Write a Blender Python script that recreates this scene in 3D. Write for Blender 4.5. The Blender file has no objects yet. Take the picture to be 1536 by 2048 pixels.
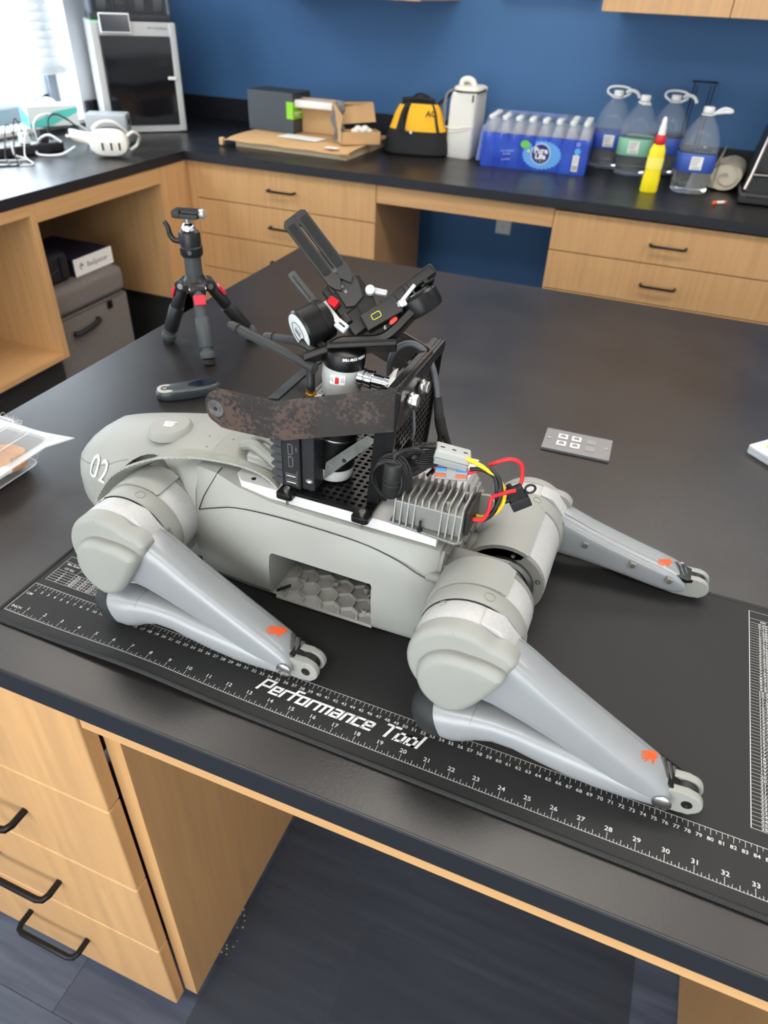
import bpy, bmesh, math, random
from mathutils import Vector, Matrix, Euler
random.seed(7)
SC = bpy.context.scene
COL = SC.collection
PI = math.pi
UP = 0.91            # local z = 0 is the table top; everything is lifted by this much at the end (floor at 0)

# ---------------------------------------------------------------- camera, sky, lamps, exposure
cam = bpy.data.cameras.new('camera')
camo = bpy.data.objects.new('camera', cam); COL.objects.link(camo)
cam.sensor_fit = 'VERTICAL'; cam.sensor_height = 36.0; cam.lens = 1410.16 / 2048 * 36
Rm = Matrix.Rotation(0.3528, 4, 'Z') @ Matrix.Rotation(0.9301, 4, 'X') @ Matrix.Rotation(0.0471, 4, 'Z')
camo.matrix_world = Matrix.Translation((0.3705, -0.3327, 0.6187)) @ Rm
cam.clip_start = 0.02; cam.clip_end = 200
cam.dof.use_dof = True; cam.dof.focus_distance = 0.80; cam.dof.aperture_fstop = 7.0
SC.camera = camo

W = bpy.data.worlds.new('world'); SC.world = W; W.use_nodes = True
bg = W.node_tree.nodes['Background']
bg.inputs[0].default_value = (0.80, 0.92, 1.0, 1); bg.inputs[1].default_value = 3.4

def area(name, loc, size, power, col, rot=(0, 0, 0), spread=PI):
    l = bpy.data.lights.new(name, 'AREA'); l.shape = 'RECTANGLE'; l.size, l.size_y = size
    l.energy = power; l.color = col; l.spread = spread
    o = bpy.data.objects.new(name, l); COL.objects.link(o); o.location = loc; o.rotation_euler = rot
    return o
WARM = (1.0, 0.965, 0.92)
PANELS = [(-1.34, 1.05), (0.30, 1.05), (1.94, 1.05), (-1.34, -1.3), (0.30, -1.3), (1.94, -1.3), (-0.5, 2.75), (0.9, 2.75)]
for _x, _y in PANELS:
    area('ceiling_panel_lamp', (_x, _y, 1.845), (1.18, 0.58), (7 if _x < -1 else 11) if _y < 2 else 8, WARM)
# daylight coming in through the two windows of the left wall
area('window_daylight', (-2.80, 1.79, 0.78), (1.5, 2.1), 125, (0.80, 0.90, 1.0), (0, -PI / 2, 0))
area('window_daylight', (-2.80, -0.88, 0.78), (1.5, 2.1), 85, (0.80, 0.90, 1.0), (0, -PI / 2, 0))

# unseen fill lamp added behind the viewer to brighten front-facing surfaces
area('front_fill_light', (0.2, -2.80, 0.35), (3.6, 1.7), 64, (1.0, 0.98, 0.94), (PI / 2, 0, 0))

SC.view_settings.view_transform = 'Standard'; SC.view_settings.look = 'None'
SC.view_settings.gamma = 1.0; SC.view_settings.use_curve_mapping = False
SC.view_settings.exposure = 0.35
SC.cycles.max_bounces = 10; SC.cycles.transparent_max_bounces = 16
SC.cycles.sample_clamp_indirect = 6.0
SC.cycles.caustics_reflective = False; SC.cycles.caustics_refractive = False

# ---------------------------------------------------------------- materials
def lin(c):
    return tuple(((x / 255) / 12.92 if x / 255 <= 0.04045 else ((x / 255 + 0.055) / 1.055) ** 2.4) for x in c) + (1,)
MC = {}
def mat(name, rgb, rough=0.5, metal=0.0, noise=0.0, nscale=20, bump=0.0, bscale=200, coat=0, trans=0, ior=1.45, alpha=1, spec=0.5, rgb2=None, stretch=None, emit=0, rvar=0, sheen=0):
    if name in MC: return MC[name]
    m = bpy.data.materials.new(name); m.use_nodes = True; MC[name] = m
    nt = m.node_tree; N = nt.nodes; L = nt.links; b = N['Principled BSDF']
    base = lin(rgb); b.inputs['Base Color'].default_value = base
    b.inputs['Roughness'].default_value = rough; b.inputs['Metallic'].default_value = metal
    b.inputs['IOR'].default_value = ior; b.inputs['Coat Weight'].default_value = coat
    b.inputs['Transmission Weight'].default_value = trans; b.inputs['Alpha'].default_value = alpha
    b.inputs['Specular IOR Level'].default_value = spec
    if sheen: b.inputs['Sheen Weight'].default_value = sheen
    if emit:
        b.inputs['Emission Color'].default_value = base; b.inputs['Emission Strength'].default_value = emit
    if noise or bump or rgb2 or rvar:
        tc = N.new('ShaderNodeTexCoord'); mp = N.new('ShaderNodeMapping'); L.new(tc.outputs['Object'], mp.inputs[0])
        if stretch: mp.inputs['Scale'].default_value = stretch
        nz = N.new('ShaderNodeTexNoise'); nz.inputs['Scale'].default_value = nscale; nz.inputs['Detail'].default_value = 5
        L.new(mp.outputs[0], nz.inputs['Vector'])
        if rgb2 or noise:
            c2 = lin(rgb2) if rgb2 else tuple(min(1, x * (1 + noise)) for x in base[:3]) + (1,)
            c1 = base if rgb2 else tuple(x * (1 - noise) for x in base[:3]) + (1,)
            cr = N.new('ShaderNodeValToRGB'); cr.color_ramp.elements[0].position = 0.32; cr.color_ramp.elements[1].position = 0.68
            cr.color_ramp.elements[0].color = c1; cr.color_ramp.elements[1].color = c2
            L.new(nz.outputs[0], cr.inputs[0]); L.new(cr.outputs[0], b.inputs['Base Color'])
        if rvar:
            mr = N.new('ShaderNodeMapRange'); mr.inputs[3].default_value = rough - rvar; mr.inputs[4].default_value = rough + rvar
            mr.inputs[1].default_value = 0.3; mr.inputs[2].default_value = 0.7
            L.new(nz.outputs[0], mr.inputs[0]); L.new(mr.outputs[0], b.inputs['Roughness'])
        if bump:
            n2 = N.new('ShaderNodeTexNoise'); n2.inputs['Scale'].default_value = bscale; n2.inputs['Detail'].default_value = 3
            L.new(tc.outputs['Object'], n2.inputs['Vector'])
            bp = N.new('ShaderNodeBump'); bp.inputs['Strength'].default_value = bump; bp.inputs['Distance'].default_value = 0.0006
            L.new(n2.outputs[0], bp.inputs['Height']); L.new(bp.outputs[0], b.inputs['Normal'])
    return m

def wood(name, axis, tone=(200, 156, 106)):
    """pale maple veneer; the grain runs along the given axis"""
    st = {'x': (1.2, 26, 26), 'y': (26, 1.2, 26), 'z': (26, 26, 1.2)}[axis]
    t2 = tuple(int(c * 0.935) for c in tone)
    return mat(name, t2, 0.42, nscale=2.6, rgb2=tone, stretch=st, bump=0.02, bscale=600, rvar=0.04)
WZ = wood('maple_vertical_grain', 'z'); WX = wood('maple_along_x', 'x'); WY = wood('maple_along_y', 'y')
EPOXY = mat('black_epoxy_top', (28, 26, 26), 0.34, nscale=6, rgb2=(34, 31, 30), bump=0.22, bscale=330, rvar=0.05, spec=0.6)
EPOXE = mat('black_top_edge', (24, 27, 34), 0.5, bump=0.02)
BLK = mat('matt_black_plastic', (24, 24, 25), 0.5)
BLKG = mat('glossy_black_plastic', (14, 14, 15), 0.22)
BLKM = mat('black_anodised_metal', (15, 15, 16), 0.34, spec=0.35)
RUB = mat('black_rubber', (34, 34, 34), 0.75, noise=0.2, nscale=60)
STEEL = mat('zinc_plated_steel', (200, 200, 198), 0.28, 1.0)
CHROME = mat('chrome', (225, 226, 228), 0.12, 1.0)
GOLD = mat('brass', (205, 165, 80), 0.28, 1.0)
WHT = mat('white_plastic', (232, 232, 230), 0.4)
RGREY = mat('robot_grey_shell', (148, 149, 144), 0.48, nscale=9, rgb2=(143, 144, 139), bump=0.03, bscale=1500)
RDARK = mat('robot_dark_grey', (126, 125, 121), 0.55, noise=0.05)
RSILV = mat('robot_silver_paint', (146, 149, 152), 0.36, 0.12, nscale=14, rgb2=(141, 144, 147), coat=0.15)
RWHITE = mat('robot_pale_band', (182, 182, 181), 0.42, nscale=300, rgb2=(174, 174, 174))
INK = mat('black_ink_line', (38, 38, 38), 0.8)
PRN = mat('white_print', (205, 205, 205), 0.7)

# ---------------------------------------------------------------- mesh helpers
class G:
    def __init__(s): s.bm = bmesh.new(); s.hb = False
    def _bev(s, geom_faces, bev, seg=2):
        ed = set(); s.hb = True
        for f in geom_faces:
            for e in f.edges: ed.add(e)
        bmesh.ops.bevel(s.bm, geom=list(ed), offset=bev, segments=seg, affect='EDGES', profile=0.5)
    def box(s, x0, x1, y0, y1, z0, z1, bev=0, M=None, seg=2):
        P = [(x, y, z) for x in (x0, x1) for y in (y0, y1) for z in (z0, z1)]
        if M is not None: P = [M @ Vector(p) for p in P]
        v = [s.bm.verts.new(p) for p in P]
        F = [(0, 1, 3, 2), (4, 6, 7, 5), (0, 4, 5, 1), (2, 3, 7, 6), (0, 2, 6, 4), (1, 5, 7, 3)]
        fs = [s.bm.faces.new([v[i] for i in f]) for f in F]
        if bev: s._bev(fs, bev, seg)
        return s
    def obox(s, c, h, M=None, bev=0, seg=2):
        T = Matrix.Translation(c) @ (M.to_4x4() if M is not None else Matrix.Identity(4))
        return s.box(-h[0], h[0], -h[1], h[1], -h[2], h[2], bev, T, seg)
    def rings(s, R, cap0=True, cap1=True, closed=False, wrap=True):
        vs = [[s.bm.verts.new(p) for p in r] for r in R]
        n = len(R[0]); m = len(R)
        for i in range(m if closed else m - 1):
            a, b = vs[i], vs[(i + 1) % m]
            for j in range(n if wrap else n - 1):
                k = (j + 1) % n
                try: s.bm.faces.new((a[j], a[k], b[k], b[j]))
                except ValueError: pass
        if not closed and wrap:
            if cap0: s.bm.faces.new(vs[0][::-1])
            if cap1: s.bm.faces.new(vs[-1])
        return s
    def frame(s, d):
        d = Vector(d).normalized()
        a = Vector((0, 0, 1)) if abs(d.z) < 0.9 else Vector((1, 0, 0))
        u = d.cross(a).normalized(); return u, d.cross(u).normalized()
    def lathe(s, prof, o=(0, 0, 0), ax=(0, 0, 1), n=24, cap=True):
        o = Vector(o); ax = Vector(ax).normalized(); u, v = s.frame(ax)
        R = [[o + ax * h + (u * math.cos(2 * PI * i / n) + v * math.sin(2 * PI * i / n)) * max(r, 1e-5) for i in range(n)] for r, h in prof]
        return s.rings(R, cap, cap)
    def cyl(s, p0, p1, r0, r1=None, n=20, bev=0):
        p0 = Vector(p0); p1 = Vector(p1); L = (p1 - p0).length; r1 = r0 if r1 is None else r1
        if bev: pf = [(r0 - bev, 0), (r0 - bev * .3, bev * .3), (r0, bev), (r1, L - bev), (r1 - bev * .3, L - bev * .3), (r1 - bev, L)]
        else: pf = [(r0, 0), (r1, L)]
        return s.lathe(pf, p0, p1 - p0, n)
    def tube(s, pts, r, n=8, closed=False, smooth=0):
        P = [Vector(p) for p in pts]
        if smooth: P = catmull(P, smooth, closed)
        m = len(P); R = []; up = None
        for i in range(m):
            if closed: t = P[(i + 1) % m] - P[i - 1]
            else: t = P[min(i + 1, m - 1)] - P[max(i - 1, 0)]
            if t.length < 1e-9: t = Vector((0, 0, 1))
            t.normalize()
            if up is None: u, v = s.frame(t)
            else:
                u = up - t * up.dot(t)
                if u.length < 1e-6: u, _ = s.frame(t)
                u.normalize(); v = t.cross(u)
            up = u
            rr = r(i / (m - 1)) if callable(r) else r
            R.append([P[i] + (u * math.cos(2 * PI * k / n) + v * math.sin(2 * PI * k / n)) * rr for k in range(n)])
        return s.rings(R, closed=closed)
    def prism(s, out, t0, t1, fr=None, bev=0, seg=2):
        """outline out [(a,b)] in the plane spanned by fr[1], fr[2] at fr[0], thick from t0 to t1 along fr[3]"""
        o, u, v, w = [Vector(q) for q in (fr or ((0, 0, 0), (1, 0, 0), (0, 1, 0), (0, 0, 1)))]
        A = [s.bm.verts.new(o + u * a + v * b + w * t0) for a, b in out]
        B = [s.bm.verts.new(o + u * a + v * b + w * t1) for a, b in out]
        n = len(out)
        f0 = s.bm.faces.new(A[::-1]); f1 = s.bm.faces.new(B)
        for i in range(n): s.bm.faces.new((A[i], A[(i + 1) % n], B[(i + 1) % n], B[i]))
        if bev:
            s.hb = True
            ed = list(f0.edges) + list(f1.edges)
            bmesh.ops.bevel(s.bm, geom=ed, offset=bev, segments=seg, affect='EDGES', profile=0.5)
        return s
    def pillow(s, out, w0, w1, fr, r, n=6, k=4, smooth=2):
        """slab with a smooth closed outline whose w1 side is rounded off with radius r"""
        P = catmull([Vector((a, b, 0)) for a, b in out], k, True)
        for _ in range(smooth): P = [(P[i - 1] + P[i] * 2 + P[(i + 1) % len(P)]) / 4 for i in range(len(P))]
        m = len(P); A = sum(P[i].x * P[(i + 1) % m].y - P[(i + 1) % m].x * P[i].y for i in range(m)); sg = 1 if A > 0 else -1
        N = []
        for i in range(m):
            t = P[(i + 1) % m] - P[i - 1]; N.append(Vector((-t.y, t.x, 0)).normalized() * sg)
        o, u, v, w = [Vector(q) for q in fr]; d = 1 if w1 > w0 else -1
        lev = [(0, w0), (0, w1 - d * r)] + [(r * (1 - math.cos(PI / 2 * q / n)), w1 - d * r * (1 - math.sin(PI / 2 * q / n))) for q in range(1, n + 1)]
        c = sum(P, Vector()) / m
        lev += [(-1, w1 + d * .0006), (-2, w1 + d * .0010)]
        R = []
        for off, z in lev:
            if off >= 0: Q = [p + N[i] * off for i, p in enumerate(P)]
            else: Q = [c + (P[i] + N[i] * r - c) * (.6 if off == -1 else .2) for i in range(m)]
            R.append([o + u * q.x + v * q.y + w * z for q in Q])
        return s.rings(R)
    def loft(s, secs, n=24, e=2.4, cap=True):
        """secs: (x, y, z, half_perp, half_y, pitch) cross-sections of a limb lying in an xz plane"""
        R = []
        for (x, y, z, hp, hy, pt) in secs:
            d = Vector((math.cos(pt), 0, math.sin(pt))); pp = Vector((-d.z, 0, d.x))
            ring = []
            for i in range(n):
                a = 2 * PI * i / n; c, q = math.cos(a), math.sin(a)
                ring.append(Vector((x, y, z)) + Vector((0, 1, 0)) * hy * math.copysign(abs(c) ** (2 / e), c) + pp * hp * math.copysign(abs(q) ** (2 / e), q))
            R.append(ring)
        return s.rings(R, cap, cap)
    def sphere(s, c, r, n=12, sc=(1, 1, 1)):
        c = Vector(c); m = n // 2; R = []
        for i in range(m + 1):
            t = PI * i / m
            R.append([c + Vector((max(math.sin(t), 1e-3) * math.cos(2 * PI * j / n) * r * sc[0], max(math.sin(t), 1e-3) * math.sin(2 * PI * j / n) * r * sc[1], math.cos(t) * r * sc[2])) for j in range(n)])
        return s.rings(R)
    def grid(s, f, nu, nv):
        V = [[s.bm.verts.new(f(i / nu, j / nv)) for j in range(nv + 1)] for i in range(nu + 1)]
        for i in range(nu):
            for j in range(nv): s.bm.faces.new((V[i][j], V[i + 1][j], V[i + 1][j + 1], V[i][j + 1]))
        return s
    def poly(s, pts):
        s.bm.faces.new([s.bm.verts.new(p) for p in pts]); return s
    def solid(s, t):
        """give a sheet thickness t"""
        bmesh.ops.recalc_face_normals(s.bm, faces=s.bm.faces[:])
        bmesh.ops.solidify(s.bm, geom=s.bm.faces[:] + s.bm.edges[:] + s.bm.verts[:], thickness=t); return s
    def join(s, me, M=None):
        b2 = bmesh.new(); b2.from_mesh(me)
        if M is not None: bmesh.ops.transform(b2, matrix=M, verts=b2.verts[:])
        tmp = bpy.data.meshes.new('t'); b2.to_mesh(tmp); b2.free(); s.bm.from_mesh(tmp); bpy.data.meshes.remove(tmp); return s
    def mesh(s, name, off=None, ang=35):
        bmesh.ops.recalc_face_normals(s.bm, faces=s.bm.faces[:])
        me = bpy.data.meshes.new(name)
        if off is not None: bmesh.ops.translate(s.bm, vec=-off, verts=s.bm.verts[:])
        s.bm.to_mesh(me); s.bm.free()
        if ang:
            me.shade_smooth(); me.set_sharp_from_angle(angle=math.radians(ang))
            if s.hb: weighted(me)
        return me

def weighted(me):
    """area-weighted normals so that large flat faces stay flat beside their rounded edges"""
    P = me.polygons; N = [p.normal.copy() for p in P]; A = [p.area for p in P]; vf = {}
    for p in P:
        for v in p.vertices: vf.setdefault(v, []).append(p.index)
    out = []
    for p in P:
        n0 = N[p.index]
        for v in p.vertices:
            n = Vector((0, 0, 0))
            for q in vf[v]:
                if N[q].dot(n0) > 0.70: n += N[q] * A[q]
            out.append(n.normalized() if n.length > 1e-12 else n0)
    me.normals_split_custom_set(out)

def catmull(P, k, closed=False):
    n = len(P); out = []
    rng = range(n) if closed else range(n - 1)
    for i in rng:
        if closed: p0, p1, p2, p3 = P[i - 1], P[i], P[(i + 1) % n], P[(i + 2) % n]
        else: p0, p1, p2, p3 = P[max(i - 1, 0)], P[i], P[i + 1], P[min(i + 2, n - 1)]
        for j in range(k):
            t = j / k
            out.append(0.5 * ((2 * p1) + (p2 - p0) * t + (2 * p0 - 5 * p1 + 4 * p2 - p3) * t * t + (3 * p1 - p0 - 3 * p2 + p3) * t ** 3))
    if not closed: out.append(P[-1])
    return out

OFF = {}
def thing(name, label, cat, loc=(0, 0, 0), rot=None, group=None):
    """an Empty at the base of a thing. Without rot its parts are built in room coordinates; with rot in its own"""
    o = bpy.data.objects.new(name, None); COL.objects.link(o); o.empty_display_size = 0.05
    o.location = loc; o['label'] = label; o['category'] = cat
    if group: o['group'] = group
    if rot is not None: o.rotation_euler = rot if hasattr(rot, '__len__') else (0, 0, rot); OFF[o.name] = Vector((0, 0, 0))
    else: OFF[o.name] = Vector(loc)
    return o
def part(name, g, m, parent, label=None, ang=35, kind=None):
    off = OFF[parent.name]
    o = bpy.data.objects.new(name, g.mesh(name, off, ang)); COL.objects.link(o); o.parent = parent
    if m: o.data.materials.append(m)
    OFF[o.name] = off
    if label: o['label'] = label
    if kind: o['kind'] = kind
    return o
def solo(name, g, m, label, cat, loc=(0, 0, 0), rot=None, group=None, ang=35, kind=None):
    off = Vector((0, 0, 0)) if rot is not None else Vector(loc)
    o = bpy.data.objects.new(name, g.mesh(name, off, ang)); COL.objects.link(o); o.location = loc
    if rot is not None: o.rotation_euler = rot if hasattr(rot, '__len__') else (0, 0, rot)
    if m: o.data.materials.append(m)
    o['label'] = label; o['category'] = cat
    if group: o['group'] = group
    if kind: o['kind'] = kind
    OFF[o.name] = off
    return o
def struct(name, g, m, ang=35):
    o = bpy.data.objects.new(name, g.mesh(name, None, ang)); COL.objects.link(o); o['kind'] = 'structure'
    if m: o.data.materials.append(m)
    OFF[o.name] = Vector((0, 0, 0))
    return o
def share(name, me, m, parent, loc=(0, 0, 0), rot=(0, 0, 0)):
    o = bpy.data.objects.new(name, me); COL.objects.link(o); o.parent = parent; o.location = Vector(loc) - OFF[parent.name]; o.rotation_euler = rot
    if m and not me.materials: me.materials.append(m)
    OFF[o.name] = Vector((0, 0, 0))
    return o
def dup(root, loc, rot=None, label=None):
    r = root.copy(); COL.objects.link(r); r.location = loc
    if rot is not None: r.rotation_euler = (0, 0, rot)
    if label: r['label'] = label
    for ch in list(root.children):
        c = ch.copy(); COL.objects.link(c); c.parent = r
        for gg in list(ch.children):
            d = gg.copy(); COL.objects.link(d); d.parent = c
    return r
# lettering ------------------------------------------------------
_fc = bpy.data.curves.new('lettering', 'FONT'); _fo = bpy.data.objects.new('lettering', _fc); COL.objects.link(_fo)
_tc = {}
def text(s, bold=0.0, shear=0.0, sp=1.0):
    k = (s, bold, shear, sp)
    if k not in _tc:
        _fc.body = s; _fc.size = 1; _fc.align_x = 'CENTER'; _fc.align_y = 'CENTER'; _fc.offset = bold; _fc.shear = shear; _fc.resolution_u = 2; _fc.space_character = sp
        bpy.context.view_layer.update()
        _tc[k] = bpy.data.meshes.new_from_object(_fo.evaluated_get(bpy.context.evaluated_depsgraph_get()))
    return _tc[k]
def put(g, s, o, u, v, h, wx=1.0, bold=0.0, shear=0.0, sp=1.0):
    """write s centred at o, reading along u with letters standing along v"""
    o, u, v = Vector(o), Vector(u).normalized(), Vector(v).normalized(); w = u.cross(v)
    M = Matrix((u * h * wx, v * h, w * h)).transposed().to_4x4(); M.translation = o
    g.join(text(s, bold, shear, sp), M); return g
def boolean(o, cutter, op='DIFFERENCE'):
    md = o.modifiers.new('b', 'BOOLEAN'); md.operation = op; md.object = cutter; md.solver = 'EXACT'
    bpy.context.view_layer.update()
    me = bpy.data.meshes.new_from_object(o.evaluated_get(bpy.context.evaluated_depsgraph_get()))
    o.modifiers.clear(); old = o.data; o.data = me
    me.shade_smooth(); me.set_sharp_from_angle(angle=math.radians(35))
def cutter(g, off):
    o = bpy.data.objects.new('cut', g.mesh('cut', off, 0)); COL.objects.link(o); return o
def rrect(w, h, r, n=4, cx=0, cy=0):
    P = []
    for sx, sy, a0 in ((1, 1, 0), (-1, 1, 90), (-1, -1, 180), (1, -1, 270)):
        for i in range(n + 1):
            a = math.radians(a0 + 90 * i / n)
            P.append((cx + sx * (w / 2 - r) + r * math.cos(a), cy + sy * (h / 2 - r) + r * math.sin(a)))
    return P
def circ(r, n=20, cx=0, cy=0, a0=0): return [(cx + r * math.cos(2 * PI * i / n + a0), cy + r * math.sin(2 * PI * i / n + a0)) for i in range(n)]
XZ = lambda y=0: ((0, y, 0), (1, 0, 0), (0, 0, 1), (0, 1, 0))
YZ = lambda x=0: ((x, 0, 0), (0, 1, 0), (0, 0, 1), (1, 0, 0))

# ================================================================ the room
XL, YB, XR, YF, ZF, ZC = -2.52, 3.42, 3.2, -2.6, -0.91, 1.87
BLUE = mat('blue_wall_paint', (62, 105, 152), 0.62, bump=0.05, bscale=500, noise=0.03, nscale=3)
PALE = mat('pale_wall_paint', (228, 231, 234), 0.6, bump=0.04, bscale=500)
struct('wall_back', G().box(XL - .1, XR + .1, YB, YB + .12, ZF, ZC), BLUE)
struct('wall_right', G().box(XR, XR + .12, YF, YB, ZF, ZC), PALE)
FX0, FX1, FZ0, FZ1 = -1.6, 2.0, -.5, 1.2      # unseen opening, added to let the fill lamp in behind the viewer
struct('wall_front', G().box(XL - .1, FX0, YF - .12, YF, ZF, ZC).box(FX1, XR + .1, YF - .12, YF, ZF, ZC).box(FX0, FX1, YF - .12, YF, ZF, FZ0).box(FX0, FX1, YF - .12, YF, FZ1, ZC), PALE)
WZ0, WZ1 = 0.025, 1.55
WINS = [(0.72, 2.87), (-1.95, 0.2)]
g = G()
ys = [YF, WINS[1][0], WINS[1][1], WINS[0][0], WINS[0][1], YB]
for i in range(0, 5, 2): g.box(XL - .24, XL, ys[i], ys[i + 1], ZF, ZC)
for a, b in WINS:
    g.box(XL - .24, XL, a, b, ZF, WZ0 - .02); g.box(XL - .24, XL, a, b, WZ1, ZC)
struct('wall_left', g, PALE)
struct('ceiling', G().box(XL - .24, XR + .12, YF - .12, YB + .12, ZC, ZC + .1), mat('ceiling_white', (228, 228, 225), 0.8, bump=0.1, bscale=90))
PANEL = mat('ceiling_panel_glow', (255, 246, 232), 0.5, emit=3.0)
for x, y in PANELS:
    t = thing('ceiling_light', 'white framed ceiling light panel overhead, outside the picture', 'light', (x, y, ZC), group='ceiling light panels')
    part('frame', G().box(x - .6, x + .6, y - .3, y + .3, ZC - .018, ZC - .004), WHT, t)
    part('diffuser', G().box(x - .585, x + .585, y - .285, y + .285, ZC - .0215, ZC - .0185), PANEL, t)
ALU = mat('grey_window_frame', (120, 124, 134), 0.45)
SILLM = mat('white_window_sill', (238, 238, 236), 0.3)
PANE = mat('window_glass', (235, 245, 250), 0.03, alpha=0.10)
for i, (a, b) in enumerate(WINS):
    w = struct('window_%d' % (i + 1), G().box(XL - .20, XL - .13, a, b, WZ0, WZ0 + .065, .004).box(XL - .20, XL - .13, a, b, WZ1 - .05, WZ1).box(XL - .20, XL - .13, a, a + .05, WZ0, WZ1).box(XL - .20, XL - .13, b - .055, b, WZ0, WZ1, .004).box(XL - .19, XL - .14, (a + b) / 2 - .03, (a + b) / 2 + .03, WZ0, WZ1), ALU)
    for (c, d) in ((a + .05, (a + b) / 2 - .03), ((a + b) / 2 + .03, b - .055)):
        g = G()
        g.box(XL - .18, XL - .15, c, d, WZ0 + .065, WZ0 + .10).box(XL - .18, XL - .15, c, d, WZ1 - .09, WZ1 - .05)
        g.box(XL - .18, XL - .15, c, c + .035, WZ0 + .065, WZ1 - .05).box(XL - .18, XL - .15, d - .035, d, WZ0 + .065, WZ1 - .05)
        part('sash', g, mat('pale_sash', (205, 212, 222), 0.4), w)
        part('pane', G().box(XL - .167, XL - .163, c + .03, d - .03, WZ0 + .09, WZ1 - .08), PANE, w)
g = G().box(FX0, FX1, YF - .09, YF - .03, FZ0, FZ0 + .05).box(FX0, FX1, YF - .09, YF - .03, FZ1 - .05, FZ1)
for x in (FX0, FX0 + 1.175, FX0 + 2.375, FX1 - .05): g.box(x, x + .05, YF - .09, YF - .03, FZ0 + .05, FZ1 - .05)
w = struct('window_3', g, ALU)  # unseen window, added only to frame the fill lamp's opening
for x in (FX0 + .05, FX0 + 1.225, FX0 + 2.425): part('pane', G().box(x, x + 1.125, YF - .062, YF - .058, FZ0 + .05, FZ1 - .05), PANE, w)
struct('trim_1', G().box(XL - .13, XL + .012, WINS[0][0] - .03, WINS[0][1] + .03, WZ0 - .02, WZ0 + .002, .004), SILLM)
struct('trim_2', G().box(XL - .13, XL + .012, WINS[1][0] - .03, WINS[1][1] + .03, WZ0 - .02, WZ0 + .002, .004), SILLM)
# blinds
SLAT = mat('white_blind_slat', (246, 248, 250), 0.6, trans=0.38, ior=1.1)
for i, (a, b) in enumerate(WINS):
    t = thing('window_blind', ['white slatted blind half lowered over the window beside the tall printer', 'white slatted blind over the other window, outside the picture'][i], 'blind', (XL - .07, (a + b) / 2, WZ1))
    a += .012; b -= .012
    part('headrail', G().box(XL - .11, XL - .05, a, b, WZ1 - .045, WZ1, .003), SLAT, t)
    part('bottom_rail', G().box(XL - .115, XL - .055, a, b, .215, .248, .006), SLAT, t)
    sl = G().box(-.024, .024, a, b, -.0018, .0018).mesh('slat'); n = 36
    for k in range(n): share('slat', sl, SLAT, t, (XL - .085, 0, .268 + k * .0350), (0, math.radians(52), 0))
    for y in (a + .25, b - .2, (a + b) / 2): part('ladder_cord', G().cyl((XL - .052, y, .22), (XL - .052, y, WZ1 - .04), .0022, n=6), SLAT, t)
# bright outdoors seen under the blind: pale low building and hedge
solo('outside_wall', G().box(-9.3, -9.0, -2, 9, -2.5, -.35).box(-9.35, -8.95, -2, 9, -.35, -.28), mat('sunlit_concrete', (225, 222, 214), 0.8), 'low pale wall seen outside under the blind', 'wall', (-9.1, 3, -2.5))
g = G()
for k in range(60): g.sphere((-8.3 + random.uniform(-.3, .3), random.uniform(1, 6.5), -1.2 + random.uniform(-.5, .5)), random.uniform(.2, .4), 8)
solo('outside_hedge', g, mat('hedge_green', (110, 140, 115), 0.9, noise=.4, nscale=8), 'pale green hedge outside the window, below the blind', 'hedge', (-8.3, 3.5, -2), kind='stuff')

# floor of dark planks
fl = struct('floor', G().box(XL - .1, XR + .1, YF - .1, YB + .1, ZF - .12, ZF - .004), mat('floor_base', (30, 31, 36), 0.7))
PLK = [mat('dark_plank_%s' % c, q, 0.42, nscale=3.2, rgb2=q2, stretch=(1.0, 14, 1), bump=0.05, bscale=300, rvar=.08) for c, q, q2 in
       (('a', (58, 63, 78), (82, 89, 105)), ('b', (54, 59, 73), (76, 83, 98)), ('c', (62, 68, 83), (88, 95, 111)))]
pm = [G().box(-.6092, .6092, -.0902, .0902, -.004, 0, .0006, seg=1).mesh('plank') for _ in range(3)]
for r in range(24):
    y = -.9 + r * .181
    for k in range(4):
        x = -2.2 + k * 1.219 + (r * .47) % 1.0 - .3
        if x - .61 > 1.8: continue
        q = random.randrange(3); share('plank', pm[q], PLK[q], fl, (x, y, ZF))
struct('baseboard_back', G().box(-.8, -.06, YB - .012, YB, ZF, ZF + .1), BLK)

# the L-shaped worktop along the left and back walls
CXF, CYF = -1.72, 2.56
t = thing('worktop', 'black L-shaped counter top running under the window and along the blue wall', 'counter', (-1.0, 3.0, -.04))
out = [(XL + .001, -1.6), (CXF, -1.6), (CXF, CYF), (2.6, CYF), (2.6, YB - .001), (XL + .001, YB - .001)]
part('slab', G().prism(out, -.036, 0, bev=.003), EPOXY, t)
part('front_edge_band', G().box(CXF, 2.6, CYF - .0012, CYF + .0006, -.0356, -.0022, .0005), EPOXE, t)
part('side_edge_band', G().box(CXF - .0006, CXF + .0012, -1.6, CYF, -.0356, -.0022, .0005), EPOXE, t)
part('backsplash', G().box(XL + .019, 2.6, YB - .019, YB - .001, 0, .105, .002), EPOXE, t)
part('side_backsplash', G().box(XL + .001, XL + .019, WINS[0][1] + .02, YB - .02, 0, .10, .002), EPOXE, t)

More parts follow.
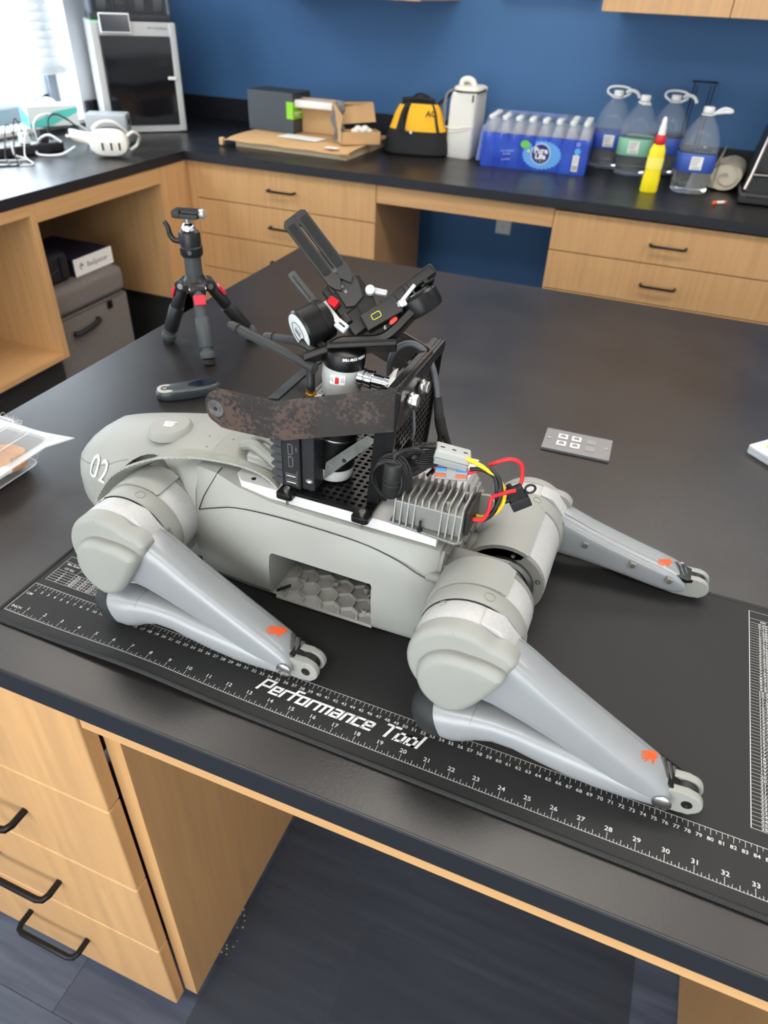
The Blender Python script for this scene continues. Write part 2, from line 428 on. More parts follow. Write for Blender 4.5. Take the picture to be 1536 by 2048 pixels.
HND = BLKM
def drawer_pull(p, w=.128, out=.032, r=.0048, nrm=(0, -1, 0)):
    g = G(); n = Vector(nrm); u = Vector((1, 0, 0)); p = Vector(p)
    a = p - u * w / 2; b = p + u * w / 2; q = out
    g.tube([a, a + n * (q - .012), a + n * (q - .003) + u * .004, a + n * q + u * .013, b + n * q - u * .013, b + n * (q - .003) - u * .004, b + n * (q - .012), b], r, 10)
    return g
def drawer_bank(name, label, x0, x1, yf, zs, depth=.6, handle_x=None, zbot=-.81):
    t = thing(name, label, 'cabinet', ((x0 + x1) / 2, yf + depth / 2, ZF))
    part('carcass', G().box(x0 + .002, x0 + .02, yf + .022, yf + depth, zbot, -.036).box(x1 - .02, x1 - .002, yf + .022, yf + depth, zbot, -.036).box(x0 + .02, x1 - .02, yf + depth - .012, yf + depth, zbot, -.036).box(x0 + .02, x1 - .02, yf + .024, yf + depth, zbot, zbot + .018), WZ, t)
    part('toe_kick', G().box(x0, x1, yf + .075, yf + .09, ZF, zbot), BLK, t)
    for i in range(len(zs) - 1):
        d = part('drawer', G().box(x0, x1, yf, yf + .02, zs[i + 1] + .0035, zs[i], .002), WZ, t)
        part('handle', drawer_pull(((handle_x or (x0 + x1) / 2), yf, (zs[i] + zs[i + 1]) / 2)), HND, d)
    return t
drawer_bank('drawer_cabinet', 'maple four-drawer cabinet under the counter, left of the knee space', -1.69, -.805, CYF + .022, [-.04, -.196, -.352, -.508, -.81])
drawer_bank('drawer_cabinet', 'maple four-drawer cabinet under the counter, right of the knee space', -.06, .815, CYF + .022, [-.046, -.196, -.347, -.497, -.81])
drawer_bank('drawer_cabinet', 'maple drawer cabinet under the right end of the counter, hidden behind the table', .82, 1.7, CYF + .022, [-.046, -.196, -.347, -.497, -.81])
t = thing('knee_space_rail', 'long maple rail under the counter across the open knee space', 'rail', (-.43, CYF + .03, -.11))
part('rail', G().box(-.803, -.062, CYF + .024, CYF + .044, -.112, -.038, .002), WX, t)
t = thing('corner_panels', 'maple filler panels where the two counters meet in the corner', 'panel', (-1.72, 2.5, -.6))
part('side_panel', G().box(XL + .02, CXF - .022, 2.372, 2.392, -.61, -.038), WZ, t)
part('face_panel', G().box(CXF - .022, CXF - .002, 2.372, CYF + .022, -.61, -.038, .002), WZ, t)
part('filler_strip', G().box(CXF - .004, -1.690, CYF + .0215, CYF + .045, -.81, -.038, .001), WZ, t)
part('plinth', G().box(XL + .02, CXF - .05, 2.40, 2.42, ZF, -.61), RUB, t)
t = thing('counter_apron', 'maple apron under the left counter above the suitcase', 'rail', (CXF, 2.0, -.1))
part('rail', G().box(CXF - .022, CXF - .002, 1.655, 2.372, -.103, -.038, .002), WY, t)
t = thing('open_shelf_cabinet', 'open maple cabinet with a bottom shelf under the left counter', 'cabinet', (-2.1, 1.1, ZF))
part('side_panel', G().box(XL + .02, CXF - .002, 1.628, 1.653, -.61, -.038, .001), WZ, t)
part('side_panel', G().box(XL + .02, CXF - .002, .70, .722, -.61, -.038, .001), WZ, t)
part('shelf', G().box(XL + .02, CXF - .002, .722, 1.628, -.61, -.588, .001), WY, t)
part('rail', G().box(CXF - .022, CXF - .002, .722, 1.628, -.075, -.038), WY, t)
part('back_panel', G().box(XL + .02, XL + .03, .722, 1.628, -.588, -.038), WZ, t)
part('plinth', G().box(CXF - .07, CXF - .05, .70, 1.653, ZF, -.61), RUB, t)
# wall outlet in the knee space
t = thing('wall_outlet', 'pale grey wall outlet on the blue wall under the counter', 'outlet', (-.43, YB, -.32))
part('plate', G().box(-.47, -.392, YB - .006, YB, -.385, -.268, .002), mat('outlet_plate', (226, 226, 226), 0.4), t)
for z in (-.305, -.348):
    s = part('socket', G().prism(rrect(.034, .028, .008, cx=-.431, cy=z), YB - .009, YB - .005, XZ()), WHT, t)
    part('slot', G().box(-.439, -.4365, YB - .0095, YB - .0088, z - .002, z + .008).box(-.4255, -.423, YB - .0095, YB - .0088, z - .002, z + .008).cyl((-.431, YB - .0095, z - .008), (-.431, YB - .0088, z - .008), .0022, n=10), BLK, s)
# wall cabinets
def wall_cab(label, x0, x1, z0, split):
    t = thing('wall_cabinet', label, 'cabinet', ((x0 + x1) / 2, YB - .17, z0))
    yf = YB - .55
    part('carcass', G().box(x0, x1, yf + .021, YB, z0, z0 + .7), WZ, t)
    xs = [x0] + split + [x1]
    for i in range(len(xs) - 1): part('door', G().box(xs[i] + .0015, xs[i + 1] - .0015, yf, yf + .02, z0 - .004, z0 + .7, .002), WZ, t)
wall_cab('maple wall cabinet cut off by the top of the picture, at the right', -.063, .82, .578, [.376])
wall_cab('maple wall cabinet cut off by the top of the picture, left of centre', -1.63, -.76, .578, [-1.2])
t = thing('wall_picture', 'dark blue picture hanging on the blue wall between the wall cabinets', 'picture', (-.35, YB, .7))
part('canvas', G().box(-.56, -.155, YB - .03, YB - .001, .615, 1.1, .003), mat('dark_blue_picture', (34, 52, 88), 0.6, nscale=30, rgb2=(84, 110, 130)), t)

# ================================================================ the big table
t = thing('lab_table', 'large black-topped maple lab table in the foreground', 'table', (.4, .75, ZF))
XT, YT = -.619, 1.531
part('table_top', G().box(XT, 1.62, 0, YT, -.0345, 0, .002), EPOXY, t)
part('edge_band', G().box(XT, 1.62, -.0012, .0006, -.0342, -.0016, .0005), EPOXE, t)
part('side_edge_band', G().box(XT - .0012, XT + .0006, 0, YT, -.0342, -.0016, .0005), EPOXE, t)
part('apron', G().box(-.098, .97, .0015, .022, -.0545, -.0345, .001), WX, t, 'pale maple rail under the front edge')
part('back_apron', G().box(XT + .05, 1.55, YT - .05, YT - .03, -.11, -.0345), WX, t)
part('side_panel', G().box(-.1115, -.086, .0330, .48, -.882, -.0345, .001), WZ, t)
part('side_panel', G().box(.745, .765, .035, .48, -.882, -.0345, .001), WZ, t)
part('side_panel', G().box(-.60, -.58, .035, .48, -.882, -.0345, .001), WZ, t)
part('back_panel', G().box(-.6, -.09, .46, .48, -.882, -.0345), WZ, t)
part('back_panel', G().box(.75, 1.25, .46, .48, -.882, -.0345), WZ, t)
part('toe_kick', G().box(-.6, -.1, .10, .115, ZF, -.882), BLK, t)
part('toe_kick', G().box(-.108, -.1, .10, .48, ZF, -.882), BLK, t)
part('toe_kick', G().box(.75, 1.25, .10, .115, ZF, -.882), BLK, t)
part('side_panel', G().box(-.45, -.43, .9, 1.4, -.882, -.0345, .001), WZ, t)
part('side_panel', G().box(1.25, 1.27, .9, 1.4, -.882, -.0345, .001), WZ, t)
zs = [-.036, -.244, -.454, -.662, -.882]
for i in range(4):
    d = part('drawer', G().box(-.575, -.1095, .005, .029, zs[i + 1] + .003, zs[i], .0035, seg=3), WZ, t)
    part('handle', drawer_pull((-.345, .004, (zs[i] + zs[i + 1]) / 2 - .0), .128, .036, .0055), HND, d)
    d = part('drawer', G().box(.765, 1.25, .004, .026, zs[i + 1] + .003, zs[i], .0035, seg=3), WZ, t)
    part('handle', drawer_pull((1.0, .004, (zs[i] + zs[i + 1]) / 2), .128, .036, .0055), HND, d)
solo('floor_protector_mat', G().prism(rrect(.755, 1.2, .03, cx=.29, cy=-.12), .0005, .0025, ((0, 0, ZF), (1, 0, 0), (0, 1, 0), (0, 0, 1))),
     mat('clear_vinyl_mat', (72, 76, 84), 0.34, bump=.15, bscale=900, alpha=.32), 'clear vinyl chair mat lying on the dark floor under the table', 'floor mat', (.29, -.1, ZF))

# table-mounted grey data plate
t = thing('data_outlet_plate', 'grey four-port data outlet plate set into the table top', 'outlet plate', (.314, .76, 0), rot=math.radians(2))
part('plate', G().prism(rrect(.113, .070, .002), 0, .005, bev=.0008), mat('grey_outlet_plate', (128, 129, 132), 0.4, .3), t)
for x, y in ((-.026, .012), (-.026, -.012), (-.003, .012), (-.003, -.012)):
    p = part('port', G().box(x - .008, x + .008, y - .0075, y + .0075, .005, .0066, .0006), WHT, t)
    part('opening', G().prism([(x - .005, y - .004), (x + .005, y - .004), (x + .005, y + .002), (x + .002, y + .005), (x - .002, y + .005), (x - .005, y + .002)], .0066, .0069), RDARK, p)
for y in (.012, -.012): part('blank_cover', G().box(.014, .03, y - .0075, y + .0075, .005, .0058, .0004), mat('blank_cover_grey', (136, 137, 139), 0.4), t)
for x in (-.048, .048): part('screw', G().cyl((x, 0, .005), (x, 0, .0062), .0032, n=12), STEEL, t)

# ================================================================ printed bench mat
TH, MX, MY = -.0111, -.2563, .0708
cT, sT = math.cos(TH), math.sin(TH)
def mh(u, v):
    return .0035 + .006 * math.exp(-((u - .20) / .09) ** 2 - ((v + .01) / .045) ** 2)
def mp(u, v, dz=0.0): return Vector((MX + u * cT - v * sT, MY + u * sT + v * cT, mh(u, v) + dz))
U0, U1, V0, V1 = -.006, .98, -.0142, .392
t = thing('bench_mat', 'black cloth work mat with printed rulers and a stitched edge', 'mat', (.1, .25, 0))
g = G()
NU, NV = 110, 40
g.grid(lambda a, b: mp(U0 + (U1 - U0) * a, V0 + (V1 - V0) * b), NU, NV)
g.solid(-.003) if False else None
CLOTH = mat('black_mat_cloth', (37, 37, 37), 0.62, noise=.06, nscale=4, bump=.2, bscale=1400, spec=.35)
part('cloth', g, CLOTH, t, ang=0)
# binding: padded border
bd = [(U0, V0), (U1, V0), (U1, V1), (U0, V1)]
path = []
for i in range(4):
    a, b = bd[i], bd[(i + 1) % 4]; n = 60 if i % 2 == 0 else 24
    for k in range(n): path.append(mp(a[0] + (b[0] - a[0]) * k / n, a[1] + (b[1] - a[1]) * k / n, -.0012))
g = G().tube(path, .0030, 8, closed=True)
part('binding', g, mat('mat_binding', (26, 26, 26), 0.6), t)
# stitches along the front and left edges, one small loop every 4 mm (too fine to pick apart)
g = G()
def stitch(u, v, du, dv):
    p = mp(u, v, .0018); a = Vector((du * cT - dv * sT, du * sT + dv * cT, 0)); b = Vector((-a.y, a.x, 0))
    vs = [g.bm.verts.new(p + a * i + b * j + Vector((0, 0, k))) for i, j, k in ((-.0008, -.0030, -.0022), (.0003, -.0030, -.0022), (.0009, .0022, -.0014), (-.0002, .0022, -.0014), (-.0002, -.0006, -.0002), (.0004, -.0006, -.0002))]
    for f in ((0, 1, 5, 4), (4, 5, 2, 3)): g.bm.faces.new([vs[i] for i in f])
u = U0 + .004
while u < U1: stitch(u, V0 - .0005, 1, 0); u += .0027
v = V0 + .004
while v < V1: stitch(U0 + .0005, v, 0, -1); v += .0027
part('edge_stitching', g, mat('stitch_thread', (46, 46, 47), 0.7), t, kind='stuff', ang=0)
def seg(g, u0, v0, u1, v1, w=.0004):
    n = max(1, int(max(abs(u1 - u0), abs(v1 - v0)) / .02))
    L = math.hypot(u1 - u0, v1 - v0); nx, ny = -(v1 - v0) / L * w / 2, (u1 - u0) / L * w / 2
    for k in range(n):
        a, b = k / n, (k + 1) / n
        p, q = (u0 + (u1 - u0) * a, v0 + (v1 - v0) * a), (u0 + (u1 - u0) * b, v0 + (v1 - v0) * b)
        g.poly([mp(p[0] + nx, p[1] + ny, .0003), mp(p[0] - nx, p[1] - ny, .0003), mp(q[0] - nx, q[1] - ny, .0003), mp(q[0] + nx, q[1] + ny, .0003)])
def word(g, s, u, v, h, **k):
    o = mp(u, v, .0004); put(g, s, o, mp(u + .004, v, .0004) - mp(u - .004, v, .0004), mp(u, v + .003, .0004) - mp(u, v - .003, .0004), h, **k)
g = G()
seg(g, 0, 0, U1 - .03, 0, .0005); seg(g, 0, 0, 0, .0504, .0005)
for k in range(1, 37 * 8):
    if k % 8 == 0: L = .0078
    elif k % 4 == 0: L = .0052
    elif k % 2 == 0: L = .0036
    else: L = .0018
    u = k * .0254 / 8
    if u < U1 - .03: seg(g, u, 0, u, L, .00045)
part('inch_ruler', g, PRN, t, ang=0)
g = G(); seg(g, 0, .0504, U1 - .03, .0504, .0005)
for k in range(1, 190):
    u = k * .005
    if u < U1 - .03: seg(g, u, .0504, u, .0504 - (.0068 if k % 2 == 0 else .0038), .0004)
part('centimetre_ruler', g, PRN, t, ang=0)
g = G(); word(g, 'INCH', .0105, .0085, .0050, wx=1.2, bold=.012); 
for k in range(1, 37): word(g, str(k), k * .0254 + .0006, .0112, .0066, wx=1.12, bold=.014)
part('inch_numbers', g, PRN, t, ang=0, kind='stuff')
g = G(); word(g, 'CM', .0070, .0325, .0050, wx=1.2, bold=.012)
for k in range(1, 94): word(g, str(k), k * .01 - .0002, .0394, .0054, wx=1.12, bold=.012)
part('centimetre_numbers', g, PRN, t, ang=0, kind='stuff')
# heavy squared slanted capitals and lower case, drawn with thick strokes
ST = {'P': (.80, [[(0, 0), (0, 1), (.66, 1), (.66, .42), (0, .42)]]), 'T': (.82, [[(.36, 0), (.36, 1)], [(0, 1), (.80, 1)]]), 'e': (.62, [[(.52, 0), (0, 0), (0, .66), (.50, .66), (.50, .32), (0, .32)]]),
      'r': (.48, [[(0, 0), (0, .66), (.46, .66)]]), 'f': (.46, [[(.08, 0), (.08, .98), (.46, .98)], [(-.06, .66), (.40, .66)]]), 'o': (.62, [[(0, 0), (.50, 0), (.50, .66), (0, .66), (0, 0)]]),
      'm': (.96, [[(0, 0), (0, .66), (.84, .66), (.84, 0)], [(.42, 0), (.42, .66)]]), 'n': (.62, [[(0, 0), (0, .66), (.50, .66), (.50, 0)]]), 'c': (.58, [[(.48, 0), (0, 0), (0, .66), (.48, .66)]]),
      'a': (.62, [[(.04, .66), (.50, .66), (.50, 0), (0, 0), (0, .34), (.50, .34)]]), 'l': (.24, [[(0, 0), (0, 1)]]), ' ': (.34, [])}
def heavy(g, s, u0, u1, v0, h, t=.18, sh=.30, gap=.16):
    W_ = sum(ST[c][0] + gap for c in s) - gap; k = (u1 - u0 - sh * h) / W_; x = 0
    def P(a, b): b = b + t / 2; return mp(u0 + (x + a) * k + sh * b * h, v0 + b * h * .86, .0005)
    for c in s:
        for pl in ST[c][1]:
            for (a, b), (c2, d) in zip(pl, pl[1:]):
                L = math.hypot(c2 - a, d - b); dx, dy = (c2 - a) / L, (d - b) / L; tx = t * h / k
                ex, ey = dx * tx / 2, dy * t / 2; nx, ny = -dy * tx / 2, dx * t / 2
                g.poly([P(a - ex + nx, b - ey + ny), P(a - ex - nx, b - ey - ny), P(c2 + ex - nx, d + ey - ny), P(c2 + ex + nx, d + ey + ny)])
        x += ST[c][0] + gap
g = G(); heavy(g, 'Performance Tool', .3345, .5275, .0190, .0172)
part('lettering', g, mat('bright_print', (226, 226, 226), 0.6), t, 'large white slanted lettering reading Performance Tool', ang=0)
# fuel mix table at the left end
g = G()
a0, a1, b0, b1 = .005, .0785, .0612, .108
rows = [b1 - .010, b1 - .0185, b1 - .026]
seg(g, a0, b0, a1, b0); seg(g, a0, b1, a1, b1); seg(g, a0, b0, a0, b1); seg(g, a1, b0, a1, b1)
seg(g, a0, rows[0], a1, rows[0]); seg(g, a0 + .03, rows[1], a1, rows[1]); seg(g, a0, rows[2], a1, rows[2])
for k in range(1, 5): seg(g, a0, rows[2] - k * (rows[2] - b0) / 5, a1, rows[2] - k * (rows[2] - b0) / 5)
for c in (.030, .0434, .0568, .0702, .0836): seg(g, a0 + c, b0, a0 + c, rows[0] if c == .030 else rows[2])
word(g, 'GASOLINE OIL MIX', (a0 + a1) / 2, b1 - .005, .005, bold=.012)
word(g, 'Mix Ratio', a0 + .015, b1 - .0135, .0052, bold=.012); word(g, 'US Gal', a0 + .015, b1 - .0215, .0052, bold=.012)
for k, s in enumerate(('16:1', '24:1', '32:1', '40:1', '50:1')): word(g, s, a0 + .0367 + k * .0134, b1 - .0143, .0045, bold=.012)
word(g, 'oils ounces', a0 + .065, b1 - .0222, .004, bold=.012)
num = [('8.0', '5.3', '4.0', '3.2', '2.6'), ('16.0', '10.7', '8.0', '6.4', '5.1'), ('24.0', '16.0', '12.0', '9.6', '7.7'), ('32.0', '21.3', '16.0', '12.8', '10.2'), ('40.0', '26.7', '20.0', '16.0', '12.8')]
for r in range(5):
    v = rows[2] - (r + .5) * (rows[2] - b0) / 5
    word(g, str(r + 1), a0 + .015, v, .0045, bold=.012)
    for k in range(5): word(g, num[r][k], a0 + .0367 + k * .0134, v, .0045, bold=.012)
seg(g, a0, .122, a1, .122); seg(g, a0, .122, a0, .20); seg(g, a1, .122, a1, .20); seg(g, a0, .20, a1, .20)
for k in range(1, 9): seg(g, a0, .122 + k * .0087, a1, .122 + k * .0087); word(g, '%d.%d  %d.%d  %d.%d' % (k, k + 1, 2 * k, k, 3 * k, 9 - k), a0 + .045, .1178 + k * .0087, .0045, bold=.012)
part('fuel_mix_table', g, PRN, t, ang=0)
# millimetre conversion table at the right
g = G()
a0, b0, b1 = .835, .067, .380
seg(g, a0, b0, a0 + .10, b0); seg(g, a0, b1, a0 + .10, b1); seg(g, a0, b0, a0, b1, .0008); seg(g, a0 + .032, b0, a0 + .032, b1 - .014, .0008); seg(g, a0 + .1, b0, a0 + .1, b1)
word(g, 'MM/INCH', a0 + .05, b1 - .005, .0048, bold=.012); word(g, 'CONVERSION', a0 + .05, b1 - .0105, .0048, bold=.012)
seg(g, a0, b1 - .014, a0 + .1, b1 - .014); word(g, 'MM', a0 + .016, b1 - .0175, .0042, bold=.012); word(g, 'DECIMAL', a0 + .06, b1 - .0175, .0042, bold=.012)
seg(g, a0, b1 - .021, a0 + .1, b1 - .021)
hr = (b1 - .021 - b0) / 64
for k in range(1, 65):
    v = b1 - .021 - k * hr
    if k < 64: seg(g, a0, v, a0 + .1, v, .0003)
    word(g, '%.3f' % (k * 25.4 / 64), a0 + .017, v + hr / 2, .0040, wx=1.5, bold=.012)
    word(g, '%.4f' % (k / 64), a0 + .06, v + hr / 2, .0040, wx=1.5, bold=.012)
part('conversion_table', g, PRN, t, ang=0)

# ================================================================ the robot dog
YC = .285
rb = thing('robot_dog', 'grey four-legged robot lying on the work mat with its legs stretched out', 'robot', (.1, YC, .004))
def body_ring(x, zb, zt, wb, wm, wt, zs, dz=0):
    H = [(0, zb), (wb * .6, zb), (wb, zb + .003), (wm - .006, zb + .016), (wm, zb + (zs - zb) * .45), (wm - .001, zb + (zs - zb) * .75), (wm - .005, zs), (wm - .011, zs + (zt - zs) * .5), (wt, zt - .002), (wt - .008, zt), (wt * .5, zt + dz * .7), (0, zt + dz)]
    return [(x, YC - a, z) for a, z in H] + [(x, YC + a, z) for a, z in H[-2:0:-1]]
B = [(-.062, .034, .176, .070, .086, .066, .130, .006), (-.056, .027, .180, .076, .0905, .070, .132, .006), (-.03, .024, .180, .078, .0925, .074, .143, .004), (.0, .0225, .172, .079, .093, .078, .150, 0), (.04, .0215, .1655, .079, .093, .080, .152, 0),
     (.10, .020, .1635, .079, .093, .081, .152, 0), (.16, .019, .1635, .079, .093, .081, .150, 0), (.20, .0185, .1635, .078, .092, .081, .146, 0), (.226, .018, .163, .077, .091, .080, .140, 0), (.234, .024, .158, .072, .085, .074, .136, 0)]
g = G().rings([body_ring(*b) for b in B])
body = part('body_shell', g, RGREY, rb)
O = OFF[rb.name]
for s in (0, 1):      # battery bay cut through the side
    if s == 0:
        c = cutter(G().prism([(.045, .102), (.165, .100), (.1665, .096), (.1655, .026), (.035, .028), (.0415, .098)], YC - .2, YC + .045, XZ()), None)
        boolean(body, c); bpy.data.objects.remove(c)
# wheel arches
def arch(o):
    for y0, y1 in ((YC - .2, YC - .040), (YC + .040, YC + .2)):
        c = cutter(G().cyl((-.120, y0, .103), (-.120, y1, .103), .0625, n=40), None); boolean(o, c); bpy.data.objects.remove(c)
arch(body)
# honeycomb floor and wall of the bay
part('bay_floor', G().box(.040, .1645, YC - .0825, YC + .0445, .0225, .0269, .0006), mat('bay_rib_grey', (142, 140, 136), 0.5), rb)
g = G()
R0 = .0135
def hexrib(g, fx, u0, u1, v0, v1, h=.006, w=.0009):
    dx, dy = R0 * math.sqrt(3), R0 * 1.5; done = set()
    for j in range(-1, int((v1 - v0) / dy) + 2):
        for i in range(-1, int((u1 - u0) / dx) + 2):
            cx, cy = u0 + (i + .5 * (j % 2)) * dx, v0 + j * dy
            P = [(cx + R0 * math.cos(math.radians(30 + 60 * k)), cy + R0 * math.sin(math.radians(30 + 60 * k))) for k in range(6)]
            for k in range(6):
                a, b = P[k], P[(k + 1) % 6]; key = (round((a[0] + b[0]) * 500), round((a[1] + b[1]) * 500))
                if key in done: continue
                done.add(key)
                cl = lambda p: (min(max(p[0], u0), u1), min(max(p[1], v0), v1))
                a, b = cl(a), cl(b); L = math.hypot(b[0] - a[0], b[1] - a[1])
                if L < .002 or any(abs(a[q] - e_) < 1e-5 and abs(b[q] - e_) < 1e-5 for q, e_ in ((0, u0), (0, u1), (1, v0), (1, v1))): continue
                nx, ny = -(b[1] - a[1]) / L * w, (b[0] - a[0]) / L * w
                g.prism([(a[0] + nx, a[1] + ny), (a[0] - nx, a[1] - ny), (b[0] - nx, b[1] - ny), (b[0] + nx, b[1] + ny)], 0, h, fx)
hexrib(g, ((0, 0, .0268), (1, 0, 0), (0, 1, 0), (0, 0, 1)), .040, .164, YC - .0820, YC + .044)
part('honeycomb_ribs', g, mat('bay_rib_grey', (142, 140, 136), 0.5), rb, 'raised honeycomb ribs on the floor of the open battery bay')
for x, y in ((.062, .235), (.100, .245), (.138, .25), (.081, .29), (.12, .29), (.150, .215)):
    part('screw_post', G().lathe([(.0035, .026), (.0032, .036), (.0016, .036), (.0016, .032)], (x, y, 0), (0, 0, 1), 14), RDARK, rb)
part('rating_sticker', G().box(.046, .0464, .211, .217, .082, .099), mat('pink_sticker', (178, 140, 138), .6), rb)
part('latch_slot', G().prism([(.0435, .036), (.062, .050), (.062, .054), (.0435, .040)], YC - .0855, YC - .083, XZ()), BLK, rb)
# seams
def side_y(x, z, sgn=-1):
    return YC + sgn * .0885
sm = [(-.05, YC - .0878, .131), (-.025, YC - .0888, .1415), (.0, YC - .0884, .149), (.04, YC - .0884, .1525), (.08, YC - .0884, .1528), (.12, YC - .0884, .152), (.16, YC - .0884, .149), (.195, YC - .0895, .141), (.215, YC - .0905, .133), (.232, YC - .0868, .124)]
for s in (1, -1):
    P = [(x, YC + (y - YC) * s, z) for x, y, z in sm]
    part('seam', G().tube(P, .0006, 6, smooth=3), INK, body)
    P = [(-.05, YC - .0878 * s, .131), (-.043, YC - .0845 * s, .150), (-.035, YC - .0785 * s, .166), (-.029, YC - .0735 * s, .178), (-.027, YC - .066 * s, .1815)]
    part('seam', G().tube(P, .0006, 6, smooth=3), INK, body)
    part('seam', G().tube([(-.058, YC - .0865 * s, .0405), (.02, YC - .0865 * s, .0365), (.035, YC - .0865 * s, .036)], .0006, 5), INK, body)
    part('belly_foot', G().lathe([(.012, 0), (.017, .004), (.021, .022)], (-.02, YC - .045 * s, .0045), (0, 0, 1), 18).lathe([(.012, 0), (.017, .004), (.021, .022)], (.19, YC - .045 * s, .0045), (0, 0, 1), 18), RSILV, rb)
# rear end plate with honeycomb and lugs
g = G().prism([(-.074, .03), (.074, .03), (.080, .06), (.080, .135), (.07, .154), (-.07, .154), (-.080, .135), (-.080, .06)], .2335, .2385, ((0, YC, 0), (0, 1, 0), (0, 0, 1), (1, 0, 0)), bev=.001)
hexrib(g, ((.238, YC, 0), (0, 1, 0), (0, 0, 1), (1, 0, 0)), -.066, .066, .10, .150, .003, .0007)
for y, z in ((-.083, .128), (-.0835, .095), (-.082, .055), (.083, .128), (.0835, .095), (.082, .055)):
    g.cyl((.224, YC + y, z), (.240, YC + y, z), .0062, n=14, bev=.001)
part('rear_plate', g, RDARK, rb)
for s in (1, -1):
    part('rear_screw', G().cyl((.240, YC - .0835 * s, .095), (.2425, YC - .0835 * s, .095), .003, n=10).cyl((.222, YC - .0925 * s, .052), (.222, YC - .0945 * s, .052), .003, n=10), STEEL, rb)
    part('rear_bracket', G().prism([(.226, .108), (.232, .135), (.250, .138), (.262, .126), (.250, .118), (.240, .100)], YC - .074 * s, YC - .069 * s, XZ(), bev=.001), RGREY, rb)
# head
def head_ring(x, zb, zt, w, wt, dz=.006):
    zc = zb + (zt - zb) * .62
    H = [(0, zb), (w * .55, zb), (w * .86, zb + .006), (w, zb + (zc - zb) * .5), (w * .995, zc), (w * .94, zc + (zt - zc) * .45), (wt + .004, zc + (zt - zc) * .82), (wt * .86, zt), (wt * .5, zt + dz * .75), (0, zt + dz)]
    return [(x, YC - a, z) for a, z in H] + [(x, YC + a, z) for a, z in H[-2:0:-1]]
Hs = [(-.258, .085, .118, .030, .024, .003), (-.255, .070, .130, .048, .038, .005), (-.248, .056, .1385, .060, .046, .007), (-.236, .047, .1445, .068, .050, .009), (-.215, .041, .150, .0745, .053, .010), (-.185, .040, .157, .080, .055, .010), (-.15, .040, .1640, .084, .057, .010), (-.11, .040, .1705, .087, .061, .010), (-.075, .040, .1765, .0885, .065, .008), (-.055, .040, .180, .0885, .069, .006)]
hd = part('head_shell', G().rings([head_ring(*h) for h in Hs]), RGREY, rb)
arch(hd)
bpy.context.view_layer.update()
def top_z(x, y, tgt=None):
    best = -1
    for o in (tgt and [tgt] or [hd, body]):
        ok, loc, n, i = o.ray_cast(Vector((x, y, .5)) - OFF[o.name], Vector((0, 0, -1)))
        if ok: best = max(best, loc.z + OFF[o.name].z)
    return best
def side_y(x, z):
    ok, loc, n, i = hd.ray_cast(Vector((x, -.5, z)) - OFF[hd.name], Vector((0, 1, 0)))
    return loc.y + OFF[hd.name].y if ok else YC - .08
g = G().lathe([(.0285, 0), (.0275, .003), (.0250, .0090), (.0235, .0103), (.0, .0105)], (-.132, YC - .014, top_z(-.132, YC - .014) - .002), (-.09, 0, 1), 36)
dz_ = top_z(-.132, YC - .014) + .0088
dsk = part('sensor_dome', g, RGREY, rb, 'round raised disc on top of the head with a white sticker')
g = G().obox((-.130, YC - .014, dz_), (.009, .0055, .0003), Matrix.Rotation(.05, 3, 'Y') @ Matrix.Rotation(.35, 3, 'Z'))
part('sticker', g, mat('white_sticker', (236, 236, 232), .5), dsk)
g = G(); put(g, 'VT 02', (-.130, YC - .0125, dz_ + .0006), (.94, .34, -.05), (-.34, .94, 0), .0045, bold=.01); put(g, 'aa:bb:02', (-.130, YC - .0165, dz_ + .0006), (.94, .34, -.05), (-.34, .94, 0), .0022, bold=.01)
part('sticker_text', g, INK, dsk, ang=0)
# side marks: 02 and hatching
nrm = Vector((-.12, -1, .0)).normalized()
def on_side(g, lift):
    for v in g.bm.verts: v.co.y = side_y(v.co.x, v.co.z) - lift
g = G(); put(g, '02', (-.205, YC - .0805, .130), (1, 0, -.06), (.06, 0, 1), .036, wx=.95)
on_side(g, .0020)
part('number_mark', g, mat('white_marking', (238, 238, 238), .5), hd, 'white number 02 on the side of the head', ang=0)
for i in range(5):
    x = -.172 + i * .0028; z = .112 + i * .0035
    g = G(); g.poly([(x, 0, z), (x + .0014, 0, z), (x + .0058, 0, z + .014), (x + .0044, 0, z + .014)]); on_side(g, .0006)
    part('hatch_mark', g, MC['white_marking'], hd, ang=0)
g = G().tube([(x, side_y(x, z), z) for x, z in ((-.250, .072), (-.24, .066), (-.22, .060), (-.20, .057), (-.188, .056))], .0006, 5, smooth=3)
part('chin_seam', g, INK, hd)
part('side_seam', G().tube([(x, side_y(x, z), z) for x, z in ((-.246, .128), (-.235, .1295), (-.22, .132), (-.205, .135), (-.19, .141), (-.178, .147), (-.165, .152))], .0006, 5, smooth=2), mat('shell_seam', (120, 119, 116), .6), hd)
part('chin_sensor', G().prism(circ(.018, 16, -.243, .05), -.03, .03, ((0, YC, 0), (1, 0, 0), (0, 0, 1), (0, 1, 0)), bev=.002), BLKG, rb)
# core seen inside the arches, with louvre slots
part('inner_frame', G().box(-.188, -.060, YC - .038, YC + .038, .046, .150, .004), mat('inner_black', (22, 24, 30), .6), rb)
for (x, y) in ((-.075, .268), (-.045, .272), (-.066, .248)):
    part('pin_hole', G().cyl((x, y, top_z(x, y) - .001), (x, y, top_z(x, y) + .0002), .0009, n=8), INK, rb)

